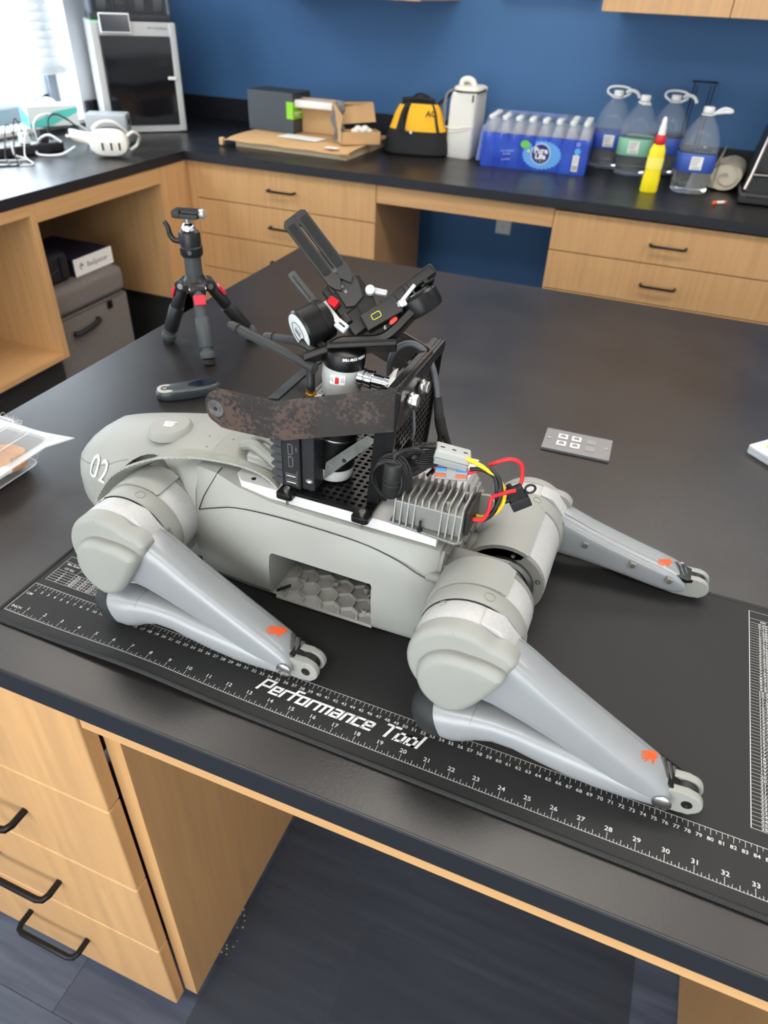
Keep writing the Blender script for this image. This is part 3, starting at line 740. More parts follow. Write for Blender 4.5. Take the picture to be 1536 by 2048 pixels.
# ---- legs
def leg(hx, hz, side, front, kz=.0245, dxk=.207):
    """side -1: near leg (outer face towards smaller y). hx, hz: hip axis"""
    def Y(y): return YC + (YC - y) * (-1 if side < 0 else 1) if side > 0 else y
    d = hz - .115
    n = 40
    def ring_(y0, y1, r, bev=.0015, cz=hz, cx=hx): 
        return G().cyl((cx, Y(y0), cz), (cx, Y(y1), cz), r, n=44, bev=bev)
    inner = .205 if side < 0 else .262
    # hip motor stack
    hm = part('hip_motor', ring_(.1185, .1435, .0505), RWHITE, rb, 'pale band of the hip motor')
    for a in (70, 25, 125):
        x, z = hx + .0503 * math.cos(math.radians(a)), hz + .0503 * math.sin(math.radians(a))
        part('band_clip', G().obox((x, Y(.1395), z), (.0016, .0022, .0030), Matrix.Rotation(-math.radians(a), 3, 'Y'), .0005), STEEL, hm)
    part('band_flat', G().prism([(.030, -.008), (.0515, .006), (.0515, .022), (.030, .047), (.012, .0505)], 0, abs(.142 - .119), ((hx, Y(.119) if side < 0 else Y(.142), hz), (1, 0, 0), (0, 0, 1), (0, 1, 0)), bev=.0015), RWHITE, hm)
    hr = part('hip_ring', ring_(.144, .1665, .0520), RGREY, rb)
    part('ring_seam', G().cyl((hx, Y(.1437), hz), (hx, Y(.1444), hz), .0512, n=44), INK, hr)
    part('ring_emblem', G().tube([(hx + .0523 * math.cos(a0) , Y(.1555) + .0052 * math.sin(t), hz + .0523 * math.sin(a0)) for t in [2 * PI * i / 20 for i in range(20)] for a0 in [math.radians(78) + .10 * math.cos(t)]], .0004, 5, closed=True), mat('emblem_line', (140, 139, 136), .5), hr)
    part('ring_vent', G().obox((hx + .0515 * math.cos(.25), Y(.148), hz + .0515 * math.sin(.25)), (.0012, .0018, .010), Matrix.Rotation(-.25, 3, 'Y'), .0008), RDARK, hr)
    hc = part('hip_cover', ring_(.167, inner - .004, .0500, .002), RWHITE, rb)
    # grey moulded cover over the inner half, reaching to the body
    sx = 1 if not front else 1
    a0, a1 = (62, 250)
    P = [(.0535 * math.cos(math.radians(a)), .0535 * math.sin(math.radians(a))) for a in range(a0, a1, 8)]
    P += [(.040 * math.cos(math.radians(a)), .040 * math.sin(math.radians(a))) for a in range(a1 - 6, a0 - 1, -12)]
    y0, y1 = sorted((Y(.167), Y(inner + .003)))
    part('moulded_cover', G().prism(P, y0, y1, ((hx, 0, hz), (1, 0, 0), (0, 0, 1), (0, 1, 0)), bev=.0025), RGREY, rb)
    # abduction motor joining the leg to the body, axis along x
    az = .100 if side < 0 else .060
    xx = (.238, .300) if not front else (-.176, -.066)
    ya = Y(.240)
    part('abduction_motor', G().cyl((xx[0], ya, az), (xx[1], ya, az), .034 if side < 0 else .030, n=36, bev=.003), RDARK, rb)
    # inner bearing face
    yi = Y(inner)
    f = -1 if side > 0 else 1
    part('bearing_plate', G().cyl((hx, yi - f * .004, hz), (hx, yi + f * .003, hz), .0495, n=40, bev=.001), RDARK, rb)
    br = part('bearing_ring', G().lathe([(.038, 0), (.038, .006), (.034, .009), (.030, .0065), (.026, .009), (.012, .009), (.0, .009)], (hx, yi + f * .002, hz), (0, f, 0), 36), mat('machined_metal', (120, 120, 120), .3, .9), rb)
    for k in range(6):
        a = math.radians(20 + k * 60); x, z = hx + .0435 * math.cos(a), hz + .0435 * math.sin(a)
        part('bearing_bolt', G().lathe([(.0030, 0), (.0030, .0018), (.0016, .0018), (.0012, .0006), (0, .0006)], (x, yi + f * .003, z), (0, f, 0), 12), STEEL, rb)
    # outer cap in two steps
    out = [(.0505 * math.cos(math.radians(a)), .0505 * math.sin(math.radians(a))) for a in range(55, 262, 9)]
    out += [(.010, -.041), (.022, -.030), (.033, -.012), (.045, .010), (.052, .026), (.050, .033), (.040, .040)]
    y0, y1 = Y(.1185), Y(.1005)
    bevf = .0075
    mc = part('motor_cap', G().pillow(out, y0, y1, ((hx, 0, hz), (1, 0, 0), (0, 0, 1), (0, 1, 0)), .0075), RGREY, rb, 'smooth grey cap over the hip motor')
    o2 = [(.0385 * math.cos(math.radians(a)) + .002, .0385 * math.sin(math.radians(a)) - .010) for a in range(80, 262, 10)] + [(.008, -.0445), (.020, -.0325), (.0320, -.013), (.0425, .006), (.0455, .0165), (.040, .0230), (.024, .0275)]
    y0, y1 = Y(.1060), Y(.0880)
    part('cap_boss', G().pillow(o2, y0, y1, ((hx, 0, hz), (1, 0, 0), (0, 0, 1), (0, 1, 0)), .0095), RGREY, mc)
    for q in (((-.036, .012), (-.030, .016)), ((-.006, .038), (-.008, .046)), ((-.046, -.004), (-.038, -.006))):
        part('cap_crease', G().tube([(hx + q[0][0], Y(.1012), hz + q[0][1]), (hx + q[1][0], Y(.1012), hz + q[1][1])], .0004, 5), MC['shell_seam'], mc)
    # thigh
    kx = hx + dxk
    T0 = [(.012, -.004, .040), (.028, -.004, .0375), (.050, -.012, .0325), (.078, -.026, .0275), (.108, -.041, .0240), (.140, -.058, .0215), (.168, -.073, .0200), (.187, -.083, .0185), (.200, -.0895, .0155), (.208, -.093, .0105), (.2115, -.0945, .004)]
    sc = (hz - kz) / .0905; sec = []
    pt = math.atan2(-.0905 * sc, .205)
    for i, (x, z, h) in enumerate(T0):
        h2 = h * (1 if side < 0 else .92)
        sec.append((hx + x, Y(.1265), hz + z * sc, h2, .0235 - i * .0004, pt - .05))
    th = part('thigh', G().loft(sec, 36, 3.8), RSILV, rb, 'silver grey thigh tapering to the knee')
    part('thigh_seam', G().tube([(s_[0] + s_[3] * .42, Y(.1265 + s_[4] * .45 ), s_[2] + s_[3] * .895) for s_ in sec[1:8]], .0005, 5, smooth=3), MC['shell_seam'], th)
    if side > 0:
        for i in (3, 5, 7):
            s_ = sec[i]; part('side_bolt', G().obox((s_[0] + .003, Y(.1500), s_[2] + .007), (.0042, .002, .0042), Matrix.Rotation(-pt, 3, 'Y'), .0008), RDARK, th)
            part('bolt_head', G().lathe([(.0028, 0), (.0028, .0012), (.0014, .0012), (.0012, .0002), (0, .0002)], (s_[0] + .003, Y(.1515), s_[2] + .007), (0, -1, 0), 10), STEEL, th)
    # knee pocket with a machined insert and warning hand
    kp = sec[8]
    kq = sec[8]; up0 = Vector((-math.sin(pt), 0, math.cos(pt))); al0 = Vector((math.cos(pt), 0, math.sin(pt)))
    o0 = Vector((kq[0], Y(.1300), kq[2])) + up0 * (kq[3] * .90)
    fr0 = (tuple(o0), tuple(al0), (0, 1, 0), tuple(up0))
    part('pocket_recess', G().prism([(-.014, -.011), (.008, -.014), (.024, -.004), (.024, .013), (-.010, .016)], -.004, .0014, fr0, bev=.0008), BLKG, th)
    g = G()
    for q in range(3): g.obox(o0 + al0 * (-.004 + .007 * q) + up0 * (.0016 - .0012 * q) + Vector((0, .002, 0)), (.0028, .0100, .0016), Matrix.Rotation(-pt + .35, 3, 'Y') @ Matrix.Rotation(.5, 3, 'Z'), .0006)
    part('machined_insert', g, mat('machined_metal', (120, 120, 120), .3, .9), th)
    # rivet at the knee
    part('knee_rivet', G().lathe([(.0088, 0), (.0088, .0012), (.0072, .0022), (0, .0024)], (kx - .001, Y(.1055), kz + .0005), (0, side, 0), 24), STEEL, th)
    # warning hand decal on the top of the thigh
    s_ = sec[6]; up = Vector((-math.sin(pt), 0, math.cos(pt))); al = Vector((math.cos(pt), 0, math.sin(pt)))
    base = Vector((s_[0] + .010, Y(.1300), s_[2] - .0043)) + up * (s_[3] * .985 + .0009)
    uu, vv = -al, Vector((0, 1, 0))
    uu = (al * .75 + Vector((0, -.66, 0))).normalized(); vv = (al * -.66 + Vector((0, -.75, 0))).normalized()
    hand = [(-.35, .9), (.3, .95), (.45, .35), (.85, -.1), (.7, -.25), (.35, -.05), (.42, -.95), (.28, -1.0), (.18, -.2), (.12, -1.15), (-.02, -1.15), (-.03, -.2), (-.2, -1.05), (-.33, -1.0), (-.24, -.15), (-.5, -.75), (-.62, -.65), (-.45, .1)]
    g = G(); g.poly([base + uu * a * .0092 - vv * b * .0120 for a, b in hand])
    bpy.context.view_layer.update()
    for v in g.bm.verts:
        ok, loc, n, i_ = th.ray_cast(v.co + Vector((0, 0, .1)) - OFF[th.name], Vector((0, 0, -1)))
        if ok: v.co.z = loc.z + OFF[th.name].z + .0005 
    part('warning_hand', g, mat('orange_hand', (235, 88, 32), .5), th, 'small orange hand warning mark', ang=0)
    # shank and foot
    ys = Y(.1205)
    F0 = [(-.014, .0290, .0260), (-.004, .0300, .0270), (.010, .0320, .0245), (.026, .0355, .0200), (.044, .0375, .0170), (.066, .0360, .0165), (.090, .0310, .0172), (.117, .0265, .0180), (.147, .0225, .0175), (.170, .0200, .0145), (.190, .0195, .0130), (.204, .0190, .0115)]
    sec2 = []
    for i, (x, z, h) in enumerate(F0):
        a = F0[max(i - 1, 0)]; b = F0[min(i + 1, len(F0) - 1)]
        sec2.append((hx + x, ys, z + .002, h, (.0262, .0265, .0245, .0215, .0190, .0180, .0180, .0180, .0175, .0165, .015, .014)[i], math.atan2(b[1] - a[1], b[0] - a[0]) * .9 + (.42 if i < 2 else .2 if i == 2 else 0)))
    sh = part('shank', G().loft(sec2, 28, 2.5), RSILV, rb, 'pale grey shank folded under the thigh')
    s_ = sec2[3]
    R = []
    for i in (2, 3):
        s_ = sec2[i]
    ringp = []
    s_ = sec2[3]; d = Vector((math.cos(s_[5]), 0, math.sin(s_[5]))); pp = Vector((-d.z, 0, d.x))
    for k in range(28):
        a = 2 * PI * k / 28; c, q = math.cos(a), math.sin(a)
        ringp.append(Vector(s_[:3]) + Vector((0, 1, 0)) * (s_[4] + .0002) * math.copysign(abs(c) ** .8, c) + pp * (s_[3] + .0002) * math.copysign(abs(q) ** .8, q) + d * .004 * math.cos(a * 1.0))
    part('shank_seam', G().tube(ringp, .0004, 5, closed=True), MC['shell_seam'], sh)
    part('foot', G().loft([(hx - .0385, ys, .0240, .007, .010, .38), (hx - .0370, ys, .0243, .0160, .0170, .38), (hx - .0325, ys, .0255, .0215, .0220, .38), (hx - .0250, ys, .0275, .0255, .0255, .38), (hx - .0140, ys, .0310, .0275, .0275, .38), (hx - .0105, ys, .0322, .0268, .0272, .38)], 28, 2.2), mat('foot_rubber', (36, 38, 39), .62, noise=.25, nscale=70), rb, 'black rubber foot pad')
    # knee fork
    for off in (-.0085, .0085):
        o = [(-.024, -.012), (-.006, -.0145), (.016, -.0135)] + [(.020 + .0138 * math.cos(math.radians(a)), .0022 + .0138 * math.sin(math.radians(a))) for a in range(-70, 100, 14)] + [(.004, .0150), (-.02, .012)]
        part('knee_fork', G().prism(o, Y(.1262) + off - .0042, Y(.1262) + off + .0042, ((kx + .001, 0, kz - .003), (1, 0, 0), (0, 0, 1), (0, 1, 0)), bev=.0018), RGREY, sh)
    part('belt_pulley', G().cyl((kx + .019, Y(.1262) - .004, kz), (kx + .019, Y(.1262) + .004, kz), .0118, n=24), BLK, sh)
    part('fork_screw', G().lathe([(.0050, 0), (.0050, .0008), (.0024, .0008), (.0020, .0001), (0, .0001)], (kx + .021, Y(.1135), kz - .0005), (0, side, 0), 20), mat('dark_screw', (60, 58, 55), .35, .8), sh)
leg(.289, .115, -1, False)
leg(-.103, .115, -1, True)
leg(.289, .057, 1, False, kz=.0235, dxk=.205)
leg(-.103, .060, 1, True, kz=.0235, dxk=.205)

# cloth strap draped over the shoulder
pts = [(.052, .222, .168), (.030, .226, .182), (.004, .226, .188), (-.030, .224, .190), (-.060, .220, .190), (-.092, .210, .186), (-.122, .201, .172), (-.148, .196, .152), (-.166, .192, .130), (-.182, .189, .108)]
P = catmull([Vector(p) for p in pts], 5)
g = G(); R = []
for i, p in enumerate(P):
    t = i / (len(P) - 1); w = .0155 - .005 * abs(2 * t - 1) ** 3; tw = .5 + .5 * t + .3 * math.sin(t * 9)
    d = (P[min(i + 1, len(P) - 1)] - P[max(i - 1, 0)]).normalized(); s = Vector((0, 1, 0)); s = (s - d * s.dot(d)).normalized(); n_ = s.cross(d)
    a = (s * math.cos(tw * .5) + n_ * math.sin(-tw * .5))
    m = n_ * .0014
    R.append([p - a * w - m, p - a * w * .3 - m + n_ * .0022 * math.sin(t * 17), p + a * w * .4 - m, p + a * w - m, p + a * w + m, p + a * w * .4 + m, p - a * w * .3 + m + n_ * .0022 * math.sin(t * 17), p - a * w + m])
g.rings(R)
st = thing('cloth_strap', 'crumpled grey cloth strap draped over the shoulder of the robot', 'strap', (-.06, .22, .18))
part('webbing', g, mat('grey_webbing', (150, 152, 144), .85, noise=.08, nscale=60, bump=.5, bscale=1500), st)
g = G()
for i in range(4, len(P) - 2, 1):
    g.sphere(R[i][0], .0009, 6)
part('hem_stitching', g, mat('hem_thread', (120, 122, 115), .9), st, kind='stuff')
part('buckle', G().obox((-.190, .186, .098), (.017, .0085, .0032), Matrix.Rotation(-1.0, 3, 'Y') @ Matrix.Rotation(.3, 3, 'X'), .0012).obox((-.183, .1805, .099), (.012, .006, .0025), Matrix.Rotation(-.95, 3, 'Y') @ Matrix.Rotation(.5, 3, 'X'), .001), mat('pale_buckle', (186, 186, 178), .5), st)
# loose grey webbing bundled in front of the computer
g = G()
g.tube([(-.025, .262, .186), (-.005, .252, .198), (.016, .246, .192), (.036, .238, .186), (.048, .23, .181)], .0065, 8, smooth=4).tube([(-.02, .28, .188), (.004, .268, .200), (.026, .262, .190), (.044, .25, .184)], .0055, 8, smooth=4)
part('webbing_bundle', g, MC['grey_webbing'], st)

# ================================================================ gear on the robot's back
def perfo(g, fr, nu, nv, pitch, r, t, stag=False, n=8):
    """perforated sheet: nu x nv square cells each with a round hole"""
    o, u, v, w = [Vector(q) for q in fr]
    h = pitch / 2
    for i in range(nu):
        for j in range(nv):
            cx, cy = (i + .5) * pitch, (j + .5) * pitch
            sq = [(h, 0), (h, h), (0, h), (-h, h), (-h, 0), (-h, -h), (0, -h), (h, -h)]
            ci = [(r * math.cos(2 * PI * k / 8), r * math.sin(2 * PI * k / 8)) for k in range(8)]
            P = lambda a, b, z: g.bm.verts.new(o + u * (cx + a) + v * (cy + b) + w * z)
            S1 = [P(a, b, t) for a, b in sq]; C1 = [P(a, b, t) for a, b in ci]; C0 = [P(a, b, 0) for a, b in ci]; S0 = [P(a, b, 0) for a, b in sq]
            for k in range(8):
                l = (k + 1) % 8
                g.bm.faces.new((S1[k], S1[l], C1[l], C1[k])); g.bm.faces.new((C1[k], C1[l], C0[l], C0[k])); g.bm.faces.new((S0[l], S0[k], C0[k], C0[l]))
    return g
WP = mat('white_printed_plastic', (200, 200, 199), .5, bump=.1, bscale=900)
t = thing('white_base_plate', 'white 3D-printed base plate bolted along the back of the robot', 'plate', (.11, YC, .165))
part('plate', G().prism([(-.010, .222), (.002, .210), (.230, .2055), (.230, .364), (.002, .360), (-.010, .348)], .1645, .178, bev=.0008), WP, t)
part('end_block', G().box(-.012, .018, .246, .300, .178, .188, .002), WP, t)
for p in ((.013, .2185), (.030, .2225)):
    part('plate_hole', G().cyl((p[0], p[1], .1778), (p[0], p[1], .1784), .0027, n=16), BLK if p[0] < .02 else RDARK, t)

t = thing('perforated_mount', 'black perforated metal base with a perforated upright standing on the robot', 'mount', (.105, .28, .178))
g = G(); perfo(g, ((.0545, .2105, .1795), (1, 0, 0), (0, 1, 0), (0, 0, 1)), 12, 17, .00835, .0029, .0045)
g.box(.051, .0547, .206, .356, .1795, .184, .0008).box(.1545, .158, .206, .356, .1795, .184, .0008).box(.0547, .1547, .2065, .2107, .1795, .184).box(.0547, .1547, .352, .356, .1795, .184)
part('base', g, BLKM, t)
for x, y in ((.061, .205), (.150, .2005), (.150, .358), (.061, .358)):
    part('corner_lug', G().prism(rrect(.019, .017, .004, cx=x, cy=y), .1780, .1848, bev=.0008), BLKM, t)
    s = part('socket_screw', G().lathe([(.0034, 0), (.0034, .0046), (.0018, .0046), (.0017, .0022), (0, .0022)], (x + .001, y - .001, .1848), (0, 0, 1), 16).cyl((x + .001, y - .001, .168), (x + .001, y - .001, .178), .0017, n=10), STEEL, t)
LE = .075      # the upright leans a little towards the tail
def ux(x, z): return x + LE * (z - .184)
sl = Vector((LE, 0, 1)).normalized()
g = G()
fr = lambda x, y: ((x, y, .184), (0, 1, 0), tuple(sl), (1, 0, -LE))
g.prism([(0, 0), (.004, 0), (.004, .128), (0, .128)], 0, .0118, fr(.1455, .2235))
g.prism([(.1285, 0), (.1325, 0), (.1325, .128), (.1285, .128)], 0, .0118, fr(.1455, .2235))
part('inner_plate', g.prism([(.004, .0), (.1285, 0), (.1285, .128), (.004, .128)], 0, .003, fr(.1455, .2235)), BLKM, t)
g = G(); perfo(g, ((ux(.1605, .194) , .2265, .194), (0, 1, 0), tuple(sl), (1, 0, -LE)), 15, 15, .0085, .0030, .004)
part('perforated_plate', g, BLKM, t)
part('top_bar', G().prism(rrect(.134, .013, .003, cx=.065, cy=.1315), .008, .0225, fr(.1455, .2235), bev=.0008), BLKM, t)
part('side_flange', G().prism([(0, .01), (.0045, .01), (.0045, .128), (0, .128)], .0125, .0215, fr(.1455, .2215)), BLKM, t)
part('side_flange', G().prism([(.1285, .01), (.133, .01), (.133, .128), (.1285, .128)], .0125, .0215, fr(.1455, .2215)), BLKM, t)
t = thing('loose_bolt', 'zinc bolt standing head-up on the perforated base beside the small computer', 'bolt', (.083, .2185, .184))
part('shank', G().cyl((.083, .2185, .1835), (.083, .2185, .195), .0026, n=12), STEEL, t)
part('head', G().lathe([(.0052, 0), (.0062, .0015), (.0058, .0040), (.0035, .0056), (0, .0058)], (.083, .2185, .195), (0, 0, 1), 18), STEEL, t)

# small computer
pc = thing('mini_computer', 'black finned mini computer standing on edge with ports facing the camera', 'computer', (.064, .26, .184))
CASE = mat('computer_case', (30, 31, 34), .42, bump=.05, bscale=800)
part('case', G().box(.0535, .0745, .212, .322, .1845, .288, .0015), CASE, pc)
part('side_cover', G().box(.0747, .0900, .2145, .320, .1850, .2895, .002), CASE, pc)
g = G()
for k in range(11):
    z = .1865 + k * .0094
    g.prism([(.0535, z), (.0470, z + .0012), (.0405, z + .0040), (.0405, z + .0058), (.0470, z + .0074), (.0535, z + .0086)], .212, .322, XZ())
part('heat_sink_fins', g, mat('dark_heat_sink', (66, 68, 70), .45, .3), pc)
PORT = mat('port_metal', (150, 150, 152), .35, .8)
for z, k in ((.1925, 0), (.2005, 0), (.2185, 1), (.2335, 1), (.262, 0), (.272, 0)):
    if k == 0:
        p = part('usb_port', G().prism(rrect(.0135, .0060, .0005, cx=.0645, cy=z), .2112, .2122, XZ()), PORT, pc)
        part('port_opening', G().box(.0585, .0705, .2108, .2113, z - .0022, z + .0022), BLK, p)
        part('tongue', G().box(.0592, .0698, .2105, .2109, z - .0001, z + .0012), mat('port_tongue', (190, 190, 186), .5), p)
    else:
        p = part('hdmi_port', G().prism([(.0615, z - .0065), (.0655, z - .0065), (.0672, z - .0045), (.0672, z + .0045), (.0655, z + .0065), (.0615, z + .0065)], .2112, .2122, XZ()), PORT, pc)
        part('port_opening', G().box(.0624, .0660, .2108, .2113, z - .0052, z + .0052), BLK, p)
g = G()
for s, z in (('HDMI', .2345), ('USB', .206), ('LAN', .2500)): put(g, s, (.0712, .2116, z), (0, 0, 1), (-1, 0, 0), .0024)
part('port_lettering', g, mat('dim_print', (120, 120, 120), .6), pc, ang=0)
lb = part('bar_code_label', G().box(.0778, .0895, .230, .262, .2894, .2899), mat('label_white', (222, 222, 222), .5), pc, 'white bar code label on the top')
g = G(); put(g, 'EXTRA', (.0868, .2465, .2901), (0, 1, 0), (-1, 0, 0), .0062, bold=.02)
yy = .2315
while yy < .260:
    w = random.choice((.0004, .0007, .0011)); g.poly([(.0785, yy, .2901), (.0830, yy, .2901), (.0830, yy + w, .2901), (.0785, yy + w, .2901)]); yy += w + random.choice((.0005, .0008))
part('label_print', g, INK, lb, ang=0)
def antenna(base, tip, nm):
    base, tip = Vector(base), Vector(tip)
    a = thing('wifi_antenna', nm, 'antenna', base)
    part('connector', G().lathe([(.0056, 0), (.0056, .0022), (.0042, .0024), (.0042, .0045), (.0050, .005), (.0050, .0066), (.0030, .0068)], base, (0, 0, 1), 16), GOLD, a)
    part('hinge_base', G().lathe([(.0044, .0066), (.0047, .009), (.0047, .0135), (.0043, .0145), (.0043, .029), (.0040, .034)], base, (0, 0, 1), 18), BLK, a)
    top = base + Vector((0, 0, .031))
    d = (tip - top).normalized()
    part('rod', G().tube([top - d * .006, top, top + (tip - top) * .5, tip - d * .004, tip], lambda q: .0056 if q < .1 else (.0054 - .0008 * q if q < .99 else .0034), 14), mat('antenna_rubber', (40, 41, 42), .5), a)
    part('tip_ring', G().tube([tip - d * .014, tip - d * .0125], .0056, 14), BLK, a)
antenna((.0790, .2330, .289), (-.028, .262, .3325), 'black paddle antenna, the nearer of two on the small computer')
antenna((.0735, .2820, .289), (-.010, .300, .309), 'black paddle antenna, the farther of two, behind the first')

# gimbal: pan motor on a grip, yoke, two motors, phone clamp
gb = thing('camera_gimbal', 'black three-axis camera gimbal with a grey grip standing on the mount', 'gimbal', (.095, .255, .184))
A0 = Vector((.0925, .2560, .186)); A1 = Vector((.1055, .2570, .3355)); AX = (A1 - A0).normalized()
L = (A1 - A0).length
def ga(h): return A0 + AX * h
GG = mat('gimbal_grey', (168, 170, 168), .45)
part('end_cap', G().lathe([(.0155, 0), (.0200, .002), (.0218, .009), (.0218, .016)], A0, AX, 36), GG, gb, 'pale grey end cap of the grip')
part('grip', G().lathe([(.0214, .016), (.0218, .018), (.0216, .070), (.0212, .084)], A0, AX, 36), BLKM, gb)
part('grip_ring', G().lathe([(.0220, .052), (.0222, .053), (.0220, .054)], A0, AX, 36, False), STEEL, gb)
part('collar', G().lathe([(.0206, .084), (.0200, .090), (.0200, .110), (.0212, .118), (.0214, .131), (.0208, .133)], A0, AX, 36), GG, gb, 'pale grey collar with a red lock switch')
pm_ = part('pan_motor', G().lathe([(.0205, .133), (.0207, .135), (.0207, L - .004), (.0195, L - .001), (.0120, L + .002), (.0, L + .002)], A0, AX, 36), BLKM, gb)
ca = Vector((.277, -.752, 0)).normalized(); cr = Vector((-ca.y, ca.x, 0))
def onring(h, r, ang, lift=0):
    q = ca * math.cos(ang) + cr * math.sin(ang); return ga(h) + q * (r + lift), q
# switch plate wraps the collar
def wrap(h0, h1, r, a0, a1, n=8, th=.0008):
    g = G(); R = []
    for i in range(n + 1):
        a = a0 + (a1 - a0) * i / n; q = ca * math.cos(a) + cr * math.sin(a)
        R.append([ga(h0) + q * r, ga(h0) + q * (r + th), ga(h1) + q * (r + th), ga(h1) + q * r])
    return g.rings(R)
sp = part('switch_plate', wrap(.1195, .1295, .0212, -.55, .15), WHT, gb)
part('red_switch', wrap(.1210, .1275, .0216, -.29, -.13, 4, .0014), mat('red_switch', (200, 30, 28), .4), sp)
g = G()
for a in (-.46, .04):
    p, q = onring(.124, .0222, a); side_ = AX.cross(q)
    g.tube([p + side_ * .0013 * math.cos(k * PI / 4) + AX * .0013 * math.sin(k * PI / 4) for k in range(8)], .00022, 4, closed=True)
    g.tube([p + side_ * -.0009 + AX * .0012, p + side_ * -.0009 + AX * .0028, p + side_ * .0009 + AX * .0028], .0002, 4)
part('lock_symbol', g, MC['dark_screw'], sp)
part('grip_window', wrap(.085, .1045, .0198, -.35, .35, 8, .0012), BLKG, gb)
g = G()
word_ = 'PAN AXIS MOTOR'
for i, ch in enumerate(word_):
    if ch == ' ': continue
    a = .0 + i * .088
    p, q = onring(.1455, .0209, a); put(g, ch, p, AX.cross(q), AX, .0042, bold=.03, wx=1.0)
part('motor_lettering', g, MC['white_marking'], gb, ang=0)
# frame that faces the viewer of the gimbal: R right, U up, N towards the front
GR = Vector((.9276, .3716, .0377)); GU = Vector((-.2505, .5440, .8008)); GN = Vector((.2770, -.7523, .5977))
def gp(a, b, n=0): return A1 + GR * a + GU * b + GN * n
def gm(dx, dn=None):
    """rotation whose x axis is dx (a,b,n) and whose z axis is near dn"""
    X = (GR * dx[0] + GU * dx[1] + GN * dx[2]).normalized(); N = dn or (0, 0, 1)
    Z = (GR * N[0] + GU * N[1] + GN * N[2]); Z = (Z - X * Z.dot(X)).normalized(); Yv = Z.cross(X)
    return Matrix((X, Yv, Z)).transposed()
# yoke
yk = [(-.030, .008, -.010), (-.018, -.001, -.006), (-.004, .0045, -.004), (.012, .0050, -.003), (.033, .0065, -.003), (.046, .014, -.002), (.060, .028, -.001), (.074, .042, 0)]
P = catmull([gp(*p) for p in yk], 4)
g = G(); R = []
for i, p in enumerate(P):
    d = (P[min(i + 1, len(P) - 1)] - P[max(i - 1, 0)]).normalized(); w = GN.cross(d).normalized(); f = GN
    hw, hn = .0052, .011
    R.append([p + w * hw * x + f * hn * y for x, y in ((-1, -.75), (-.6, -1), (.6, -1), (1, -.75), (1, .75), (.6, 1), (-.6, 1), (-1, .75))])
g.rings(R)
part('yoke_arm', g, BLKM, gb)
part('yoke_base', G().obox(gp(.016, .0005, -.002), (.034, .0035, .0150), gm((1, .05, 0)), .002), BLKM, gb)
g = G().obox(gp(-.026, -.006, -.004), (.016, .0042, .012), gm((1, .34, 0)), .002).obox(gp(-.036, .000, -.006), (.010, .004, .011), gm((1, -.6, 0)), .002)
part('lower_arm', g, BLKM, gb)
# tilt motor (left)
ax = (GR * -.79 + GU * -.50 + GN * .30).normalized(); c0 = gp(-.0185, .0315, -.009)
tm = part('tilt_motor', G().lathe([(.0165, 0), (.0200, .002), (.0205, .010), (.0200, .0105), (.0205, .011), (.0205, .030), (.0185, .0325)], c0, ax, 40), BLKM, gb)
part('motor_face', G().lathe([(.0180, .0325), (.0180, .0336), (.0166, .0340), (.0, .0340)], c0, ax, 40), mat('pale_motor_face', (205, 210, 212), .35), tm)
u_, v_ = (GR * .6 + GU * -.8 + GN * .2), None
fc = c0 + ax * .0344; vv = (u_ - ax * u_.dot(ax)).normalized(); ww = ax.cross(vv)
g = G()
put(g, 'STABILIZER', fc - ww * .0118, vv, ww if False else -ax.cross(vv) * -1, .0028, bold=.01)
for r in (.0105, ): g.tube([fc + vv * r * math.cos(k * PI / 16) + ww * r * math.sin(k * PI / 16) for k in range(32)], .00025, 4, closed=True)
for k in range(5): g.tube([fc + vv * (-.004 + .002 * k) - ww * .004, fc + vv * (-.005 + .002 * k) + ww * .001, fc + vv * (-.003 + .002 * k) + ww * .004], .00025, 4)
part('face_markings', g, MC['dark_screw'], tm, ang=0)
# finger sticking up behind the tilt motor
g = G().obox(gp(-.0425, .0610, -.016), (.0205, .0042, .0052), gm((-.62, .78, 0)), .0022, 3)
part('clamp_finger', g, mat('dark_grey_rubber', (66, 68, 70), .55), gb, 'dark grey finger pointing up behind the tilt motor')
part('finger_slot', G().obox(gp(-.0442, .0615, -.0105), (.014, .0007, .0006), gm((-.62, .78, 0))), BLK, gb)
# phone plate
D = (-.605, .796, 0); MP = gm(D, (.05, -.05, 1))
def pp_(s, w_, n=0): return gp(-.0290 + D[0] * s + D[1] * w_, .0970 + D[1] * s - D[0] * w_, n + .004)
o_ = pp_(0, 0)
PX, PY, PZ = MP.col[0], -MP.col[1], MP.col[2]
frp = (tuple(o_), tuple(PX), tuple(PY), tuple(PZ))
def plate(g, out, t0, t1, bev=0): return g.prism(out, t0, t1, frp, bev=bev)
half = .0132
left = [(.036, -.009), (.0325, -half), (-.036, -half), (-.039, -.0105), (-.041, -.0018), (-.0345, -.0018), (-.033, -.0016), (.023, -.0016), (.0245, 0), (.036, 0)]
g = G()
out1 = [(.0330, -half), (.0362, -.0098), (.0362, 0), (.0245, 0), (.0235, -.0013), (-.0325, -.0013), (-.034, 0), (-.040, 0), (-.050, -.006), (-.046, -.0100), (-.0385, -half)]
out2 = [(a, -b) for a, b in out1][::-1]
plate(g, out1, -.0025, .0025, .0005); plate(g, out2, -.0025, .0025, .0005)
pl = part('phone_plate', g, mat('satin_black', (38, 38, 39), .4), gb, 'long slotted black plate with two ribbed rubber pads')
